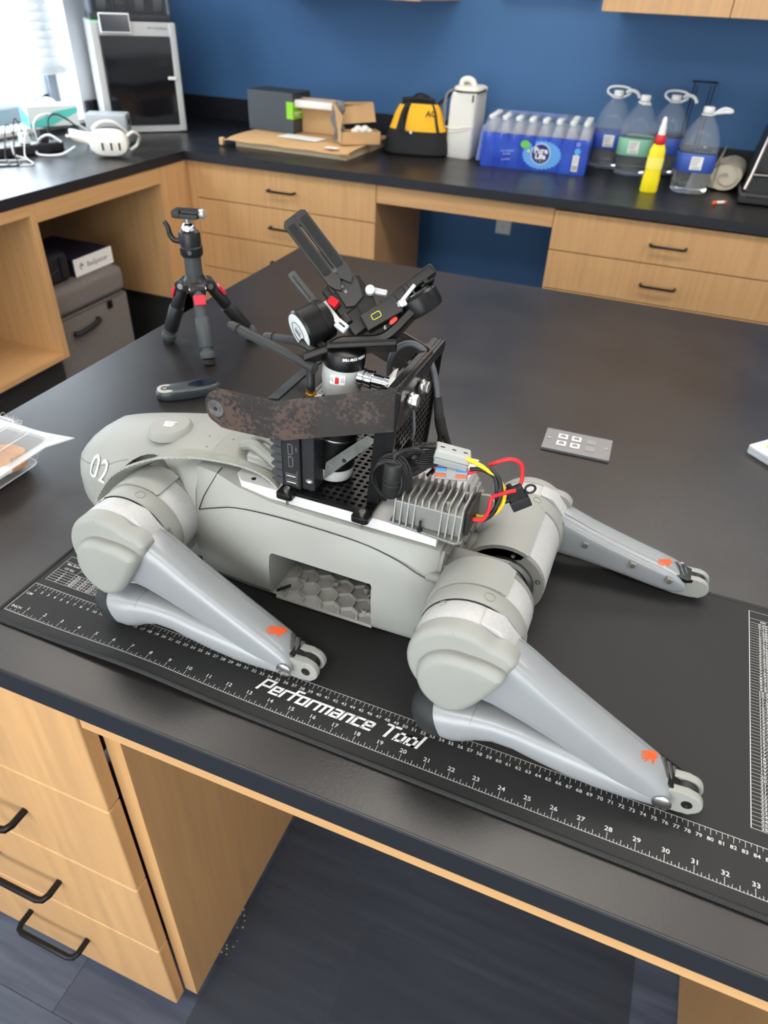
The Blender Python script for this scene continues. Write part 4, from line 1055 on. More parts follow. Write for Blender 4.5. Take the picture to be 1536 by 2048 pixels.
for s_ in (-1, 1):
    o = rrect(.0600, .0078, .0022, cx=-.0005 , cy=s_ * .0072)
    part('rubber_pad', plate(G(), o, .0025, .0030), mat('pad_rubber', (22, 22, 22), .8), pl)
    g = G()
    for k in range(36):
        x = -.028 + k * .0016
        g.prism([(x, s_ * .0072 - .0034), (x + .0007, s_ * .0072 - .0034), (x + .0011, s_ * .0072 + .0034), (x + .0004, s_ * .0072 + .0034)], .0030, .0034, frp)
    part('pad_ribs', g, mat('pad_rib', (36, 36, 36), .7), pl, kind='stuff', ang=0)
part('slot_screw', G().lathe([(.0024, 0), (.0024, .002), (0, .0022)], o_ + PX * -.031 + PZ * .001, PZ, 12), MC['dark_grey_rubber'], pl)
nk = [(-.036, -.0132), (-.045, -.0090), (-.064, -.0125), (-.069, -.004), (-.066, .0085), (-.049, .0135), (-.036, .0125)]
part('plate_neck', plate(G(), nk, -.0085, -.0020, .0012), MC['satin_black'], gb)
part('neck_block', plate(G(), [(-.0405, .0125), (-.046, .0185), (-.069, .0175), (-.082, .0125), (-.083, -.0085), (-.070, -.0125), (-.060, -.0125), (-.0655, -.002), (-.0645, .0045)], -.016, -.006, .0012), BLKM, gb)
g = G()
for k in (-.0475, -.0535):
    for q in (0, .0016):
        g.tube([o_ + PX * (k + q + .0010) + PY * -.0042 - PZ * .0017, o_ + PX * (k + q) + PY * -.0030 - PZ * .0017, o_ + PX * (k + q + .0010) + PY * -.0018 - PZ * .0017], .00022, 4)
part('arrow_marks', g, MC['white_marking'], gb, ang=0)
# quick release base
part('release_base', G().obox(gp(.0005, .0370, -.010), (.0205, .0085, .0080), gm((.62, -.78, .0)), .0015).obox(gp(.010, .025, -.006), (.012, .010, .008), gm((.62, -.78, 0)), .002), BLKM, gb)
part('upright_post', G().obox(gp(-.012, .0470, -.010), (.0150, .0036, .0060), gm((.60, -.80, 0)), .001), BLKM, gb)
part('red_lever', G().obox(gp(-.0115, .0420, .004), (.0052, .0040, .0035), gm((.75, -.55, .2)), .0008), mat('red_anodised', (196, 24, 34), .28, .3), gb, 'small red lock lever')
part('grey_lever', G().obox(gp(-.0120, .0300, .005), (.0155, .0030, .0026), gm((.60, -.78, .1)), .0012).obox(gp(-.0035, .0190, .006), (.0065, .0048, .0026), gm((.70, -.60, .1)), .0015), mat('pale_lever', (186, 188, 192), .35, .2), gb, 'pale grey lever beside the tilt motor')
part('lever_slot', G().obox(gp(-.0030, .0195, .0090), (.0036, .0008, .0003), gm((.70, -.60, .1))), BLK, gb)
part('knob', G().cyl(gp(-.002, .030, .002), gp(.004, .022, .004), .0042, n=16, bev=.0006), BLK, gb)
# roll motor (right) and clamp on it
ax = (GR * -.50 + GU * .80 + GN * .33).normalized(); c0 = gp(.078, .036, -.008)
rm = part('roll_motor', G().lathe([(.0150, 0), (.0200, .0015), (.0212, .005), (.0212, .0180), (.0190, .0205), (.0165, .0210), (0, .0210)], c0, ax, 40), BLKM, gb)
part('roll_motor_face', G().lathe([(.0155, .0210), (.0155, .0222), (0, .0224)], c0, ax, 36), mat('sheen_face', (80, 84, 86), .25, .4), rm)
g = G().obox(gp(.0660, .0600, .004), (.0240, .0060, .0070), gm((.80, .58, .08)), .0025, 3).obox(gp(.0480, .0430, .006), (.0130, .0075, .0060), gm((.86, .50, .08)), .0015).obox(gp(.0760, .0660, .002), (.0085, .0085, .0055), gm((.80, .58, .08)), .003, 3)
part('clamp_head', g, BLKM, gb)
part('clamp_jaw', G().obox(gp(.0760, .0640, .0085), (.0060, .0022, .0030), gm((.45, -.88, .1)), .0008).obox(gp(.0640, .0525, .010), (.0012, .0080, .0035), gm((.80, .58, .08)), .0006), BLK, gb)
ab = part('axis_block', G().obox(gp(.0355, .0300, .006), (.0195, .0090, .0078), gm((.87, .48, .08)), .0012), BLKM, gb)
o = rrect(.0090, .0055, .0015)
M_ = gm((.87, .48, .08)); q0 = gp(.0300, .0270, .0142)
g = G().tube([q0 + M_.col[0] * a + M_.col[1] * b for a, b in o], .0004, 5, closed=True)
part('yellow_mark', g, mat('yellow_mark', (196, 200, 60), .5), ab, 'yellow outlined mark')
rbn = part('red_button', G().prism(rrect(.0092, .0045, .0022), 0, .0016, (tuple(gp(.0465, .0235, .0085)), tuple(gm((.72, .69, 0)).col[0]), tuple(gm((.72, .69, 0)).col[1]), tuple(GN)), bev=.0006), mat('red_button', (226, 60, 48), .4), gb, 'red oval lock button on the yoke')
g = G()
for a, b in ((.0385, .0165), (.0545, .0315)):
    g.tube([gp(a, b, .0085) + GR * .0011 * math.cos(k * PI / 4) + GU * .0011 * math.sin(k * PI / 4) for k in range(8)], .0002, 4, closed=True).tube([gp(a - .0007, b + .001, .0085), gp(a - .0007, b + .0024, .0085), gp(a + .0008, b + .0024, .0085)], .0002, 4)
part('lock_marks', g, MC['white_marking'], gb)
part('silver_lever', G().obox(gp(.0605, .0485, .013), (.0100, .0019, .0022), gm((.62, .78, 0)), .0008).obox(gp(.0540, .0385, .013), (.0052, .0036, .0022), gm((.90, .40, 0)), .0014), MC['pale_lever'], gb, 'pale lever on the roll motor')
part('thumb_lever', G().obox(gp(.0300, .0555, -.004), (.0110, .0030, .0030), gm((.95, -.20, 0)), .0014).cyl(gp(.024, .0545, -.001), gp(.024, .0545, .006), .0048, n=16, bev=.0008), MC['pale_lever'], gb, 'pale thumb lever behind the plate')

# chrome adapter between grip and upright
pA = ga(.125) + Vector((.0185, -.0040, .0)); dA = Vector((1, .02, -.10)).normalized()
ad = thing('chrome_adapter', 'chrome threaded adapter joining the gimbal grip to the upright', 'adapter', pA)
part('knurled_ring', G().lathe([(.0078, 0), (.0096, .001), (.0096, .0062), (.0084, .0066)], pA, dA, 24), CHROME, ad)
part('barrel', G().lathe([(.0090, .0068), (.0094, .0078), (.0094, .0150), (.0072, .0156), (.0070, .0270), (.0074, .0275), (.0074, .034)], pA, dA, 24), CHROME, ad)
for k in range(4): pass
part('dark_washer', G().lathe([(.0090, .0062), (.0090, .0070)], pA, dA, 24), BLK, ad)
tl = thing('torn_label', 'torn white tag folded over the top of the upright', 'label', (.15, .25, .31))
g = G(); g.grid(lambda a, b: Vector((.1470 + .012 * a + .003 * math.sin(b * 5), .228 + .040 * b + .004 * a, .3055 + .010 * math.sin(a * 1.6) + .002 * math.sin(b * 11 + a * 3))), 6, 10)
part('tag', g, mat('tag_white', (214, 214, 208), .6), tl)

# rusty bracket
RUST = mat('rusted_steel', (66, 62, 60), .42, .55, nscale=38, rgb2=(104, 72, 52), bump=.35, bscale=700, rvar=.08)
def rust_nodes(m):
    nt = m.node_tree; N, Lk = nt.nodes, nt.links; b = N['Principled BSDF']
    tc = N.new('ShaderNodeTexCoord'); n1 = N.new('ShaderNodeTexNoise'); n1.inputs['Scale'].default_value = 26; Lk.new(tc.outputs['Object'], n1.inputs['Vector'])
    n2 = N.new('ShaderNodeTexNoise'); n2.inputs['Scale'].default_value = 240; n2.inputs['Detail'].default_value = 6; Lk.new(tc.outputs['Object'], n2.inputs['Vector'])
    mm = N.new('ShaderNodeMath'); mm.operation = 'MULTIPLY'; Lk.new(n1.outputs[0], mm.inputs[0]); Lk.new(n2.outputs[0], mm.inputs[1])
    cr = N.new('ShaderNodeValToRGB'); e = cr.color_ramp.elements; e[0].position = .25; e[0].color = lin((62, 58, 57)); e[1].position = .34; e[1].color = lin((80, 63, 54))
    Lk.new(mm.outputs[0], cr.inputs[0]); Lk.new(cr.outputs[0], b.inputs['Base Color'])
    c2 = N.new('ShaderNodeValToRGB'); e = c2.color_ramp.elements; e[0].position = .235; e[0].color = (.6,) * 3 + (1,); e[1].position = .30; e[1].color = (.1,) * 3 + (1,)
    Lk.new(mm.outputs[0], c2.inputs[0]); Lk.new(c2.outputs[0], b.inputs['Metallic'])
rust_nodes(RUST)
bk = thing('rusty_bracket', 'bent rusty steel strap with a bolted end running around the computer', 'bracket', (.175, .268, .30))
def strap(cols, th=.0016):
    """cols: (x, y, z0, z1) vertical lines of a bent steel sheet"""
    g = G(); P = [(Vector((x, y, a)), Vector((x, y, b))) for x, y, a, b in cols]; R = []
    for i, (a, b) in enumerate(P):
        d = Vector(cols[min(i + 1, len(P) - 1)][:2] + (0,)) - Vector(cols[max(i - 1, 0)][:2] + (0,)); d.normalize(); n = Vector((-d.y, d.x, 0)) * th
        R.append([a, b, b + n, a + n])
    return g.rings(R)
near = [(-.0235, .1985, .2635, .2760), (-.0215, .1985, .2580, .2805), (-.018, .1985, .2545, .2850), (-.0135, .1985, .2520, .2880), (-.010, .1985, .2500, .2895), (-.0085, .1985, .2485, .2925), (.0, .1985, .2480, .2925), (.0545, .1985, .2492, .2930), (.0585, .1988, .2494, .2932), (.0625, .1998, .2500, .2938)]
near += [(.0625 + (.1705 - .0625) * k / 6, .1998 + .0205 * k / 6, .2500 + .0262 * k / 6, .2938 + .0282 * k / 6) for k in range(1, 7)]
near += [(.1745, .2230, .2775, .3235), (.1755, .2260, .2780, .3245)]
part('near_arm', strap(near), RUST, bk, 'rusty arm of the strap nearest the camera')
web = [(.1755, .2260, .2780, .3245), (.1755, .240, .2745, .3240), (.1755, .272, .2735, .3235), (.1755, .300, .2740, .3235), (.1755, .3150, .2790, .3235)]
part('web', strap(web), RUST, bk)
far = [(.1755, .3150, .279, .3235), (.170, .3195, .279, .3240)] + [(.170 - .105 * k / 6, .3195 + .052 * k / 6, .279 + .010 * k / 6, .3240 + .010 * k / 6) for k in range(1, 7)] + [(.060, .3730, .291, .332), (.055, .374, .296, .327)]
part('far_arm', strap(far, -.0016), RUST, bk)
part('end_hole', G().cyl((-.0120, .1980, .2690), (-.0120, .1983, .2690), .0023, n=14), BLK, bk)
part('bare_end', G().prism(circ(.0095, 18, -.0120, .2695), .19815, .19845, XZ()), mat('ground_steel', (150, 150, 148), .35, .8, nscale=120, rgb2=(110, 108, 106)), bk, 'ground bare metal around the hole')
for y, z in ((.2475, .3000), (.2800, .2995)):
    b_ = part('bolt', G().prism(circ(.0062, 6, y, z, .3), .1815, .1865, YZ(), bev=.0006), STEEL, bk)
    part('washer', G().cyl((.1772, y, z), (.1815, y, z), .0078, n=24, bev=.0006), STEEL, b_)
# short zinc strip standing in front of the grip
zs_ = thing('zinc_strip', 'narrow zinc metal strip leaning in front of the black grip', 'strip', (.12, .232, .2))
g = G().prism([(.0925, .1925), (.0955, .2150), (.1410, .2590), (.1520, .2560)], .2305, .2320, XZ())
part('strip', g, mat('galvanised', (150, 152, 148), .38, .85, nscale=60, rgb2=(120, 122, 118)), zs_)
part('rivet', G().lathe([(.0025, 0), (.0018, .0014), (0, .0016)], (.1165, .2305, .2230), (0, -1, 0), 12), BLK, zs_)

# DC converter with fins
cv = thing('power_converter', 'silver finned aluminium power converter on the rear of the white plate', 'converter', (.215, .23, .178))
ALM = mat('cast_aluminium', (142, 142, 139), .46, .6, bump=.15, bscale=500)
part('base_flange', G().prism([(.178, .206), (.250, .1985), (.2565, .204), (.2570, .262), (.183, .262), (.176, .256)], .1785, .1815, bev=.0006), ALM, cv)
part('body', G().box(.1815, .2535, .2085, .256, .1815, .2075, .001), ALM, cv)
for k in range(11):
    x = .1830 + k * .00695
    if 4 <= k <= 6: out = [(.2085, .2060), (.2105, .2150), (.2540, .2165), (.2570, .2060)]
    else: out = [(.2015, .1815), (.2035, .1830), (.2095, .2140), (.2115, .2155), (.2540, .2170), (.2590, .1815)]
    part('cooling_fin', G().prism(out, x - .0006, x + .0008, ((0, 0, 0), (0, 1, 0), (0, 0, 1), (1, 0, 0))), ALM, cv)
for x, y in ((.196, .237), (.223, .226), (.2265, .2465), (.236, .214), (.248, .238)):
    part('fin_pin', G().cyl((x, y, .2065), (x, y, .2165), .0022, n=12), ALM, cv)
part('mounting_screw', G().cyl((.2120, .2035, .1800), (.2120, .2035, .1935), .0013, n=10).prism(circ(.0030, 6, .2120, .2035), .1812, .1840), BLK, cv)
part('end_plate', G().box(.2545, .2590, .2130, .2530, .1830, .2110, .0008), BLK, cv)

# wires ----------------------------------------------------------
def wire(name, label, pts, r, m, cat='wire', n=10, group=None, k=6):
    g = G().tube(pts, r, n, smooth=k); c = Vector(pts[0])
    return solo(name, g, m, label, cat, c, group=group)
YEL = mat('yellow_wire', (238, 190, 20), .4); RED = mat('red_wire', (205, 28, 40), .4); BW = mat('black_wire', (28, 28, 29), .38); GRW = mat('grey_cable', (84, 86, 90), .45)
wire('power_wire', 'thick yellow wire curving from the grey connector down to the converter', [(.2585, .2420, .1880), (.2680, .2470, .1860), (.2780, .2530, .1930), (.2820, .2570, .2060), (.2770, .2590, .2220), (.2640, .2580, .2340), (.2470, .2560, .2420), (.2385, .2560, .2440)], .0023, YEL)
wire('power_wire', 'red wire from the converter up to the fuse holder', [(.2585, .2290, .1930), (.2680, .2330, .1925), (.2715, .2400, .2010), (.2715, .2460, .2120), (.2780, .2510, .2150), (.2860, .2560, .2175), (.2920, .2590, .2190)], .0021, RED)
wire('power_wire', 'red wire looping from the lever connector over to the fuse holder', [(.2400, .2600, .2240), (.2520, .2660, .2290), (.2650, .2720, .2370), (.2790, .2770, .2420), (.2900, .2800, .2370), (.2935, .2780, .2240), (.2935, .2740, .2170)], .0021, RED)
wire('power_wire', 'short red wire entering the left end of the lever connector', [(.1830, .2640, .2300), (.1930, .2620, .2305), (.2030, .2600, .2250), (.2100, .2590, .2180)], .0019, RED)
for i, (d, s) in enumerate(((0, 'upper'), (.0045, 'lower'))):
    wire('power_wire', '%s of two black wires curving from the connectors to the converter' % s, [(.2585, .2340 + d, .1900 - d), (.2680, .2400 + d, .1875 - d * .6), (.2760, .2470 + d, .1990 - d), (.2790 - d, .2530, .2140), (.2740 - d, .2570, .2290), (.2610 - d, .2590, .2380 - d), (.2430, .2590, .2400 - d * 2)], .0021, BW)
wg = thing('wire_connector', 'pale grey three-port wire connector block above the converter', 'connector', (.223, .259, .243))
MW = Matrix((Vector((.93, .30, -.22)).normalized(), Vector((-.30, .95, .05)).normalized(), Vector((.22, .05, .97)).normalized())).transposed()
part('block', G().obox((.2230, .2590, .2430), (.0185, .0085, .0062), MW, .0022, 3), mat('connector_grey', (168, 170, 168), .45), wg)
part('lower_body', G().obox((.2222, .2570, .2375), (.0172, .0092, .0035), MW, .001), mat('connector_grey_dark', (146, 149, 148), .45), wg)
for k in (-.012, 0, .012): part('test_slot', G().obox(Vector((.2230, .2590, .2430)) + MW.col[0] * k + MW.col[2] * .0063 - MW.col[1] * .001, (.0022, .0008, .0002), MW), INK, wg)
lc = thing('lever_connector', 'clear grey lever connector with two blue and two orange levers', 'connector', (.224, .259, .221))
ML = Matrix((Vector((.985, .15, .08)).normalized(), Vector((-.12, .55, .82)).normalized(), Vector((.08, -.82, .56)).normalized())).transposed(); cL = Vector((.2245, .2580, .2215))
part('housing', G().obox(cL, (.0168, .0072, .0042), ML, .001), mat('connector_housing', (150, 152, 154), .3), lc)
for a, b, c_ in ((-.0105, .0030, 'blue_lever'), (.0105, .0030, 'blue_lever'), (-.0105, -.0030, 'orange_lever'), (.0105, -.0030, 'orange_lever')):
    part(c_, G().obox(cL + ML.col[0] * a + ML.col[1] * b + ML.col[2] * .0046, (.0055, .0016, .0012), ML, .0004), mat(c_, (60, 140, 215) if 'blue' in c_ else (240, 96, 40), .4), lc)
wire('control_wire', 'thin blue wire entering the lever connector', [(.1960, .2640, .2330), (.2030, .2620, .2320), (.2100, .2600, .2270)], .0011, mat('blue_wire', (50, 100, 190), .4))
fh = thing('fuse_holder', 'black inline fuse holder with ribbed cap above the rear hip', 'fuse holder', (.29, .27, .205))
MF = Matrix((Vector((.50, .10, -.86)).normalized(), Vector((.80, .35, .48)).normalized(), Vector((.35, -.93, .12)).normalized())).transposed(); cF = Vector((.2930, .2690, .2060))
part('body', G().obox(cF, (.0115, .0088, .0045), MF, .0015), BLK, fh)
part('cap', G().obox(cF + MF.col[0] * .0085, (.0058, .0102, .0056), MF, .0012), BLK, fh)
g = G()
for k in range(6): g.obox(cF + MF.col[0] * (-.0065 + .0024 * k) + MF.col[2] * .0047, (.0006, .0070, .0006), MF)
part('grip_ribs', g, RUB, fh)
g = G(); c1 = cF + MF.col[1] * .0150 - MF.col[0] * .002
g.tube([c1 + MF.col[1] * .0052 * math.cos(k * PI / 8) + MF.col[0] * .0046 * math.sin(k * PI / 8) for k in range(16)], .0013, 8, closed=True)
part('mounting_loop', g, BLK, fh)
part('wire_boot', G().cyl(cF - MF.col[0] * .0100 - MF.col[1] * .003, cF - MF.col[0] * .0160 - MF.col[1] * .003, .0034, .0028, n=12).cyl(cF - MF.col[1] * .0085, cF - MF.col[1] * .0165, .0034, .0028, n=12), BLK, fh)
# main cable with Y splitter
yc = thing('power_cable', 'grey power cable arching over the upright into a black Y splitter', 'cable', (.17, .32, .3))
part('grey_cable', G().tube([(.1330, .3080, .2900), (.1340, .3090, .3080), (.1400, .3120, .3200), (.1500, .3150, .3255), (.1600, .3170, .3240), (.1700, .3180, .3160), (.1780, .3170, .3020), (.1840, .3150, .2850), (.1870, .3130, .2720)], .0034, 12, smooth=6), GRW, yc)
part('heat_shrink', G().tube([(.1868, .3132, .2740), (.1890, .3120, .2620), (.1920, .3100, .2500)], lambda q: .0044 if q < .4 else .0052, 12, smooth=3).tube([(.1918, .3100, .2520), (.1945, .3095, .2420), (.1975, .3090, .2340)], .0060, 12, smooth=3), RUB, yc)
part('branch', G().tube([(.1950, .3085, .2380), (.1955, .3070, .2250), (.1965, .3030, .2080), (.1950, .2980, .1950), (.1900, .2900, .1880)], .0028, 10, smooth=5), BW, yc)
part('branch', G().tube([(.1985, .3095, .2360), (.2040, .3100, .2220), (.2100, .3110, .2080), (.2150, .3120, .1950), (.2150, .3120, .1820)], lambda q: .0038 if q < .5 else .0028, 10, smooth=5), BW, yc)
# usb lead
ul = thing('usb_lead', 'thin grey lead with a ribbed black strain relief beside the upright', 'cable', (.178, .262, .25))
part('lead', G().tube([(.1770, .2640, .2800), (.1785, .2640, .2680), (.1795, .2630, .2560), (.1780, .2620, .2460)], .0016, 8, smooth=5), GRW, ul)
g = G()
for k in range(7): g.cyl(Vector((.1780, .2620, .2470)) + Vector((-.0008, -.0004, -.0019)) * k, Vector((.1780, .2620, .2470)) + Vector((-.0008, -.0004, -.0019)) * (k + .6), .0031 + .0002 * k, n=12)
g.cyl((.1779, .2620, .2470), (.1722, .2592, .2330), .0022, n=10)
part('strain_relief', g, BLK, ul)
# ferrite choke with looped black lead
fc_ = thing('ferrite_choke', 'black ferrite choke hanging upright in coils of thin black cable', 'choke', (.178, .216, .19))
cA, cB = Vector((.1760, .2130, .2100)), Vector((.1775, .2140, .2475))
part('core', G().cyl(cA, cB, .0098, n=28, bev=.0018), BLK, fc_)
g = G()
for q in (.35, .5): g.lathe([(.0099, 0), (.0102, .0006), (.0099, .0012)], cA.lerp(cB, q), cB - cA, 28, False)
part('core_ring', g, RUB, fc_)
g = G()
for k in range(6):
    r = .0165 + .0007 * k; o = Vector((.1720 + .0009 * k, .2110 + .0014 * k, .2260 + .0006 * k))
    g.tube([o + Vector((math.cos(a) * r * .95, .0015 * math.sin(2 * a + k), math.sin(a) * r * 1.25)) for a in [2 * PI * i / 20 for i in range(20)]], .0013, 7, closed=True)
part('cable_loops', g, BW, fc_)
g = G()
for k in range(9):
    a0 = k * .0021
    g.tube([(.1700, .2200 + a0, .2400 - a0 * .5), (.1820, .2330 + a0 * .6, .2480 - a0), (.1980, .2440, .2500 - a0 * 1.3), (.2100, .2540, .2470 - a0), (.2060, .2530, .2380 - a0 * .5), (.1900, .2400, .2300 - a0 * .6), (.1740, .2250, .2250 - a0 * .2)], .0012, 7, smooth=4)
part('bundled_lead', g, BW, fc_)
part('cable_tie', G().obox((.1880, .2335, .2360), (.0022, .0040, .0110), Matrix.Rotation(.3, 3, 'Y'), .0006), BLK, fc_)
g = G()
for k in range(6): g.cyl(Vector((.1900 + k * .0030, .2480 + k * .0008, .2500 + k * .0006)), Vector((.1917 + k * .0030, .2486 + k * .0008, .2503 + k * .0006)), .0042 - .0002 * k, n=12)
g.tube([(.186, .247, .249), (.2075, .2520, .2530)], .0026, 8)
part('strain_relief', g, BLK, fc_)
part('arched_lead', G().tube([(.1775, .2140, .2475), (.1775, .2150, .2545), (.1830, .2190, .2590), (.1930, .2260, .2600), (.2000, .2320, .2540), (.1960, .2330, .2440)], .0022, 8, smooth=6), BW, fc_)

# ================================================================ things on the table
# tabletop tripod
tp = thing('mini_tripod', 'black and dark grey table tripod with red leg catches standing on the lab table', 'tripod', (-.478, .828, 0))
TC = Vector((-.478, .828, 0)); TG = mat('tripod_grey', (62, 66, 68), .5); TR = mat('tripod_red', (205, 30, 62), .4); TB = mat('tripod_black', (26, 27, 28), .4, spec=.5)
part('centre_column', G().cyl(TC + Vector((0, 0, .128)), TC + Vector((0, 0, .195)), .0165, n=28), TG, tp)
part('hub', G().lathe([(.016, .115), (.026, .122), (.027, .134), (.020, .142), (.0172, .150)], TC, (0, 0, 1), 28), TB, tp)
part('ball_housing', G().lathe([(.0195, .186), (.0215, .190), (.0215, .203), (.0200, .205), (.0205, .226), (.0190, .231), (.0135, .234)], TC, (0, 0, 1), 32), TB, tp)
part('ball', G().lathe([(.0135, .232), (.0138, .237), (.0105, .244), (.0070, .2465)], TC, (0, 0, 1), 28).cyl(TC + Vector((0, 0, .243)), TC + Vector((0, 0, .257)), .0062, n=16), CHROME, tp)
cl = part('clamp', G().obox(TC + Vector((.002, 0, .2610)), (.0225, .0150, .0045), Matrix.Rotation(.25, 3, 'Z'), .001), TB, tp)
part('quick_plate', G().obox(TC + Vector((-.016, -.006, .2640)), (.0075, .0150, .0060), Matrix.Rotation(.25, 3, 'Z'), .001).obox(TC + Vector((.010, 0, .2685)), (.0160, .0130, .0022), Matrix.Rotation(.25, 3, 'Z'), .0006), TB, tp)
part('clamp_knob', G().cyl(TC + Vector((.024, .006, .264)), TC + Vector((.033, .008, .265)), .0085, n=20, bev=.001), mat('satin_knob', (190, 190, 188), .4, .5), tp)
part('lock_lever', G().tube([TC + Vector((-.019, -.003, .212)), TC + Vector((-.030, -.008, .213)), TC + Vector((-.037, -.010, .222)), TC + Vector((-.039, -.011, .236)), TC + Vector((-.045, -.012, .246))], lambda q: .0062 - .0020 * q, 12, smooth=3), TB, tp)
part('bubble_level', G().cyl(TC + Vector((.010, -.020, .198)), TC + Vector((.012, -.0235, .198)), .0042, n=16), CHROME, tp)
for i, (fx, fy) in enumerate(((-.553, .812), (-.4175, .7585), (-.4000, .905))):
    F = Vector((fx, fy, 0)); S = TC + (F - TC).normalized() * .026 + Vector((0, 0, .128)); d = (F + Vector((0, 0, .004)) - S); n_ = d.normalized(); out = Vector((F.x - TC.x, F.y - TC.y, 0)).normalized(); sd = out.cross(Vector((0, 0, 1)))
    lg = part('leg', G().cyl(S - sd * .0, S + d * .42, .0115, .0125, n=20, bev=.001).cyl(S + d * .38, S + d * .80, .0145, n=22, bev=.0015), TG if i == 1 else TB, tp)
    part('leg_joint', G().cyl(S - sd * .0145, S + sd * .0145, .0125, n=22, bev=.001), TB, lg)
    for q in (-1, 1): part('pivot_bolt', G().cyl(S + sd * .0146 * q, S + sd * .0166 * q, .0058, n=16), CHROME, lg)
    rr = out - n_ * out.dot(n_); rr.normalize()
    Mr = Matrix((sd, n_, rr)).transposed()
    part('red_catch', G().obox(S + d * .16 + rr * .0125, (.0110, .0095, .0030), Mr, .001), TR, lg, 'red leg catch')
    part('twist_lock', G().cyl(S + d * .80, S + d * .86, .0110, n=20).cyl(S + d * .85, S + d * .955, .0150, n=24, bev=.0015), TG, lg)
    part('rubber_tip', G().cyl(S + d * .955, F, .0125, .0115, n=20), RUB, lg)
# remote
rm_ = thing('remote_control', 'small oval grey remote with a silver button end lying behind the robot', 'remote', (-.380, .634, 0), rot=math.atan2(.085, .085))
def sup(a, b, e, n=32):
    return [(a * math.copysign(abs(math.cos(t)) ** (2 / e), math.cos(t)), b * math.copysign(abs(math.sin(t)) ** (2 / e), math.sin(t))) for t in [2 * PI * i / n for i in range(n)]]
g = G(); g.rings([[(x * s, y * s, z) for x, y in sup(.059, .022, 2.5)] for s, z in ((.90, .0), (.98, .002), (1.0, .007), (.985, .0125), (.93, .0160), (.80, .0178), (.3, .0185))])
part('body', g, mat('remote_grey', (62, 67, 70), .32, .3), rm_)
part('silver_end', G().prism(sup(.0155, .0165, 2.2, 24), .0170, .0180, ((-.0400, 0, 0), (1, 0, 0), (0, 1, 0), (.0, 0, 1)), bev=.0004), mat('remote_silver', (200, 200, 192), .3, .4), rm_)
part('button_ring', G().tube([(-.042 + .0058 * math.cos(k * PI / 10), .0058 * math.sin(k * PI / 10), .0185) for k in range(20)], .0012, 6, closed=True), BLK, rm_)
part('display_window', G().prism(sup(.0270, .0120, 2, 28), .0180, .0190, ((.026, 0, 0), (1, 0, 0), (0, 1, 0), (0, 0, 1)), bev=.0003), mat('dark_blue_window', (20, 30, 44), .12), rm_)

# cookie box
CLR = mat('clear_plastic', (244, 248, 250), .10, alpha=.20, spec=.9)
CLE = mat('clear_plastic_rim', (250, 252, 255), .18, alpha=.34, spec=.9)
ck = thing('cookie_box', 'clear plastic clamshell box of brown cookies at the left edge of the table', 'box', (-.52, .265, 0))
x0, x1, y0, y1 = -.600, -.4385, .185, .352
def rr2(e, z, r=.014): return [(x, y, z) for x, y in rrect((x1 - x0) + 2 * e, (y1 - y0) + 2 * e, r, 3, (x0 + x1) / 2, (y0 + y1) / 2)]
g = G().rings([rr2(-.016, .001), rr2(-.012, .003), rr2(.0, .038)], cap1=False)
part('tray', g, CLR, ck)
g = G().rings([rr2(.0, .038), rr2(.013, .0385), rr2(.014, .0405), rr2(.002, .042)], False, False)
part('rim', g, CLE, ck)
g = G().rings([rr2(.002, .041), rr2(-.010, .060), rr2(-.020, .076), rr2(-.024, .078)], cap0=False)
part('lid', g, CLR, ck)
g = G()
for z, e in ((.078, -.023), (.060, -.010), (.004, -.013)): g.tube(rr2(e, z), .0011, 5, closed=True)
part('moulded_edges', g, CLE, ck)
part('corner_tab', G().prism([(x1 + .008, y1 - .03), (x1 + .010, y1 + .010), (x1 - .03, y1 + .012), (x1 + .038, y1 + .022)][:3] + [(x1 + .034, y1 + .020)], .0395, .0410, ((0, 0, 0), (1, 0, 0), (0, 1, 0), (0, 0, 1))), CLE, ck)
part('snap_tab', G().obox((x1 + .008, .250, .040), (.008, .016, .003), None, .001), CLE, ck)
g = G(); put(g, 'Cookies', (x1 - .05, y1 - .012, .0712), (1, -.05, 0), (0, .4, .9), .014, shear=.3)
part('embossed_word', g, CLE, ck, ang=0)
wl = part('paper_label', G().prism([(x0 + .03, y0 + .075), (x1 - .028, y0 + .050), (x1 - .026, y1 - .035), (x0 + .03, y1 - .03)], .0785, .0792, ((0, 0, 0), (1, 0, 0), (0, 1, 0), (0, 0, 1))), mat('paper_white', (236, 236, 234), .6), ck)
g = G()
for k, s in enumerate(('NUTRITION FACTS', 'enriched flour, brown sugar,', 'butter, chocolate chips', 'NET WT 13 OZ (368g)')): put(g, s, (x1 - .075, y1 - .052 - .013 * k, .0795), (1, -.08, 0), (.08, 1, 0), .007)
part('label_print', g, mat('grey_print', (150, 150, 150), .7), wl, ang=0)
CK = mat('cookie_brown', (176, 112, 58), .85, nscale=60, rgb2=(206, 150, 92), bump=1.0, bscale=160)
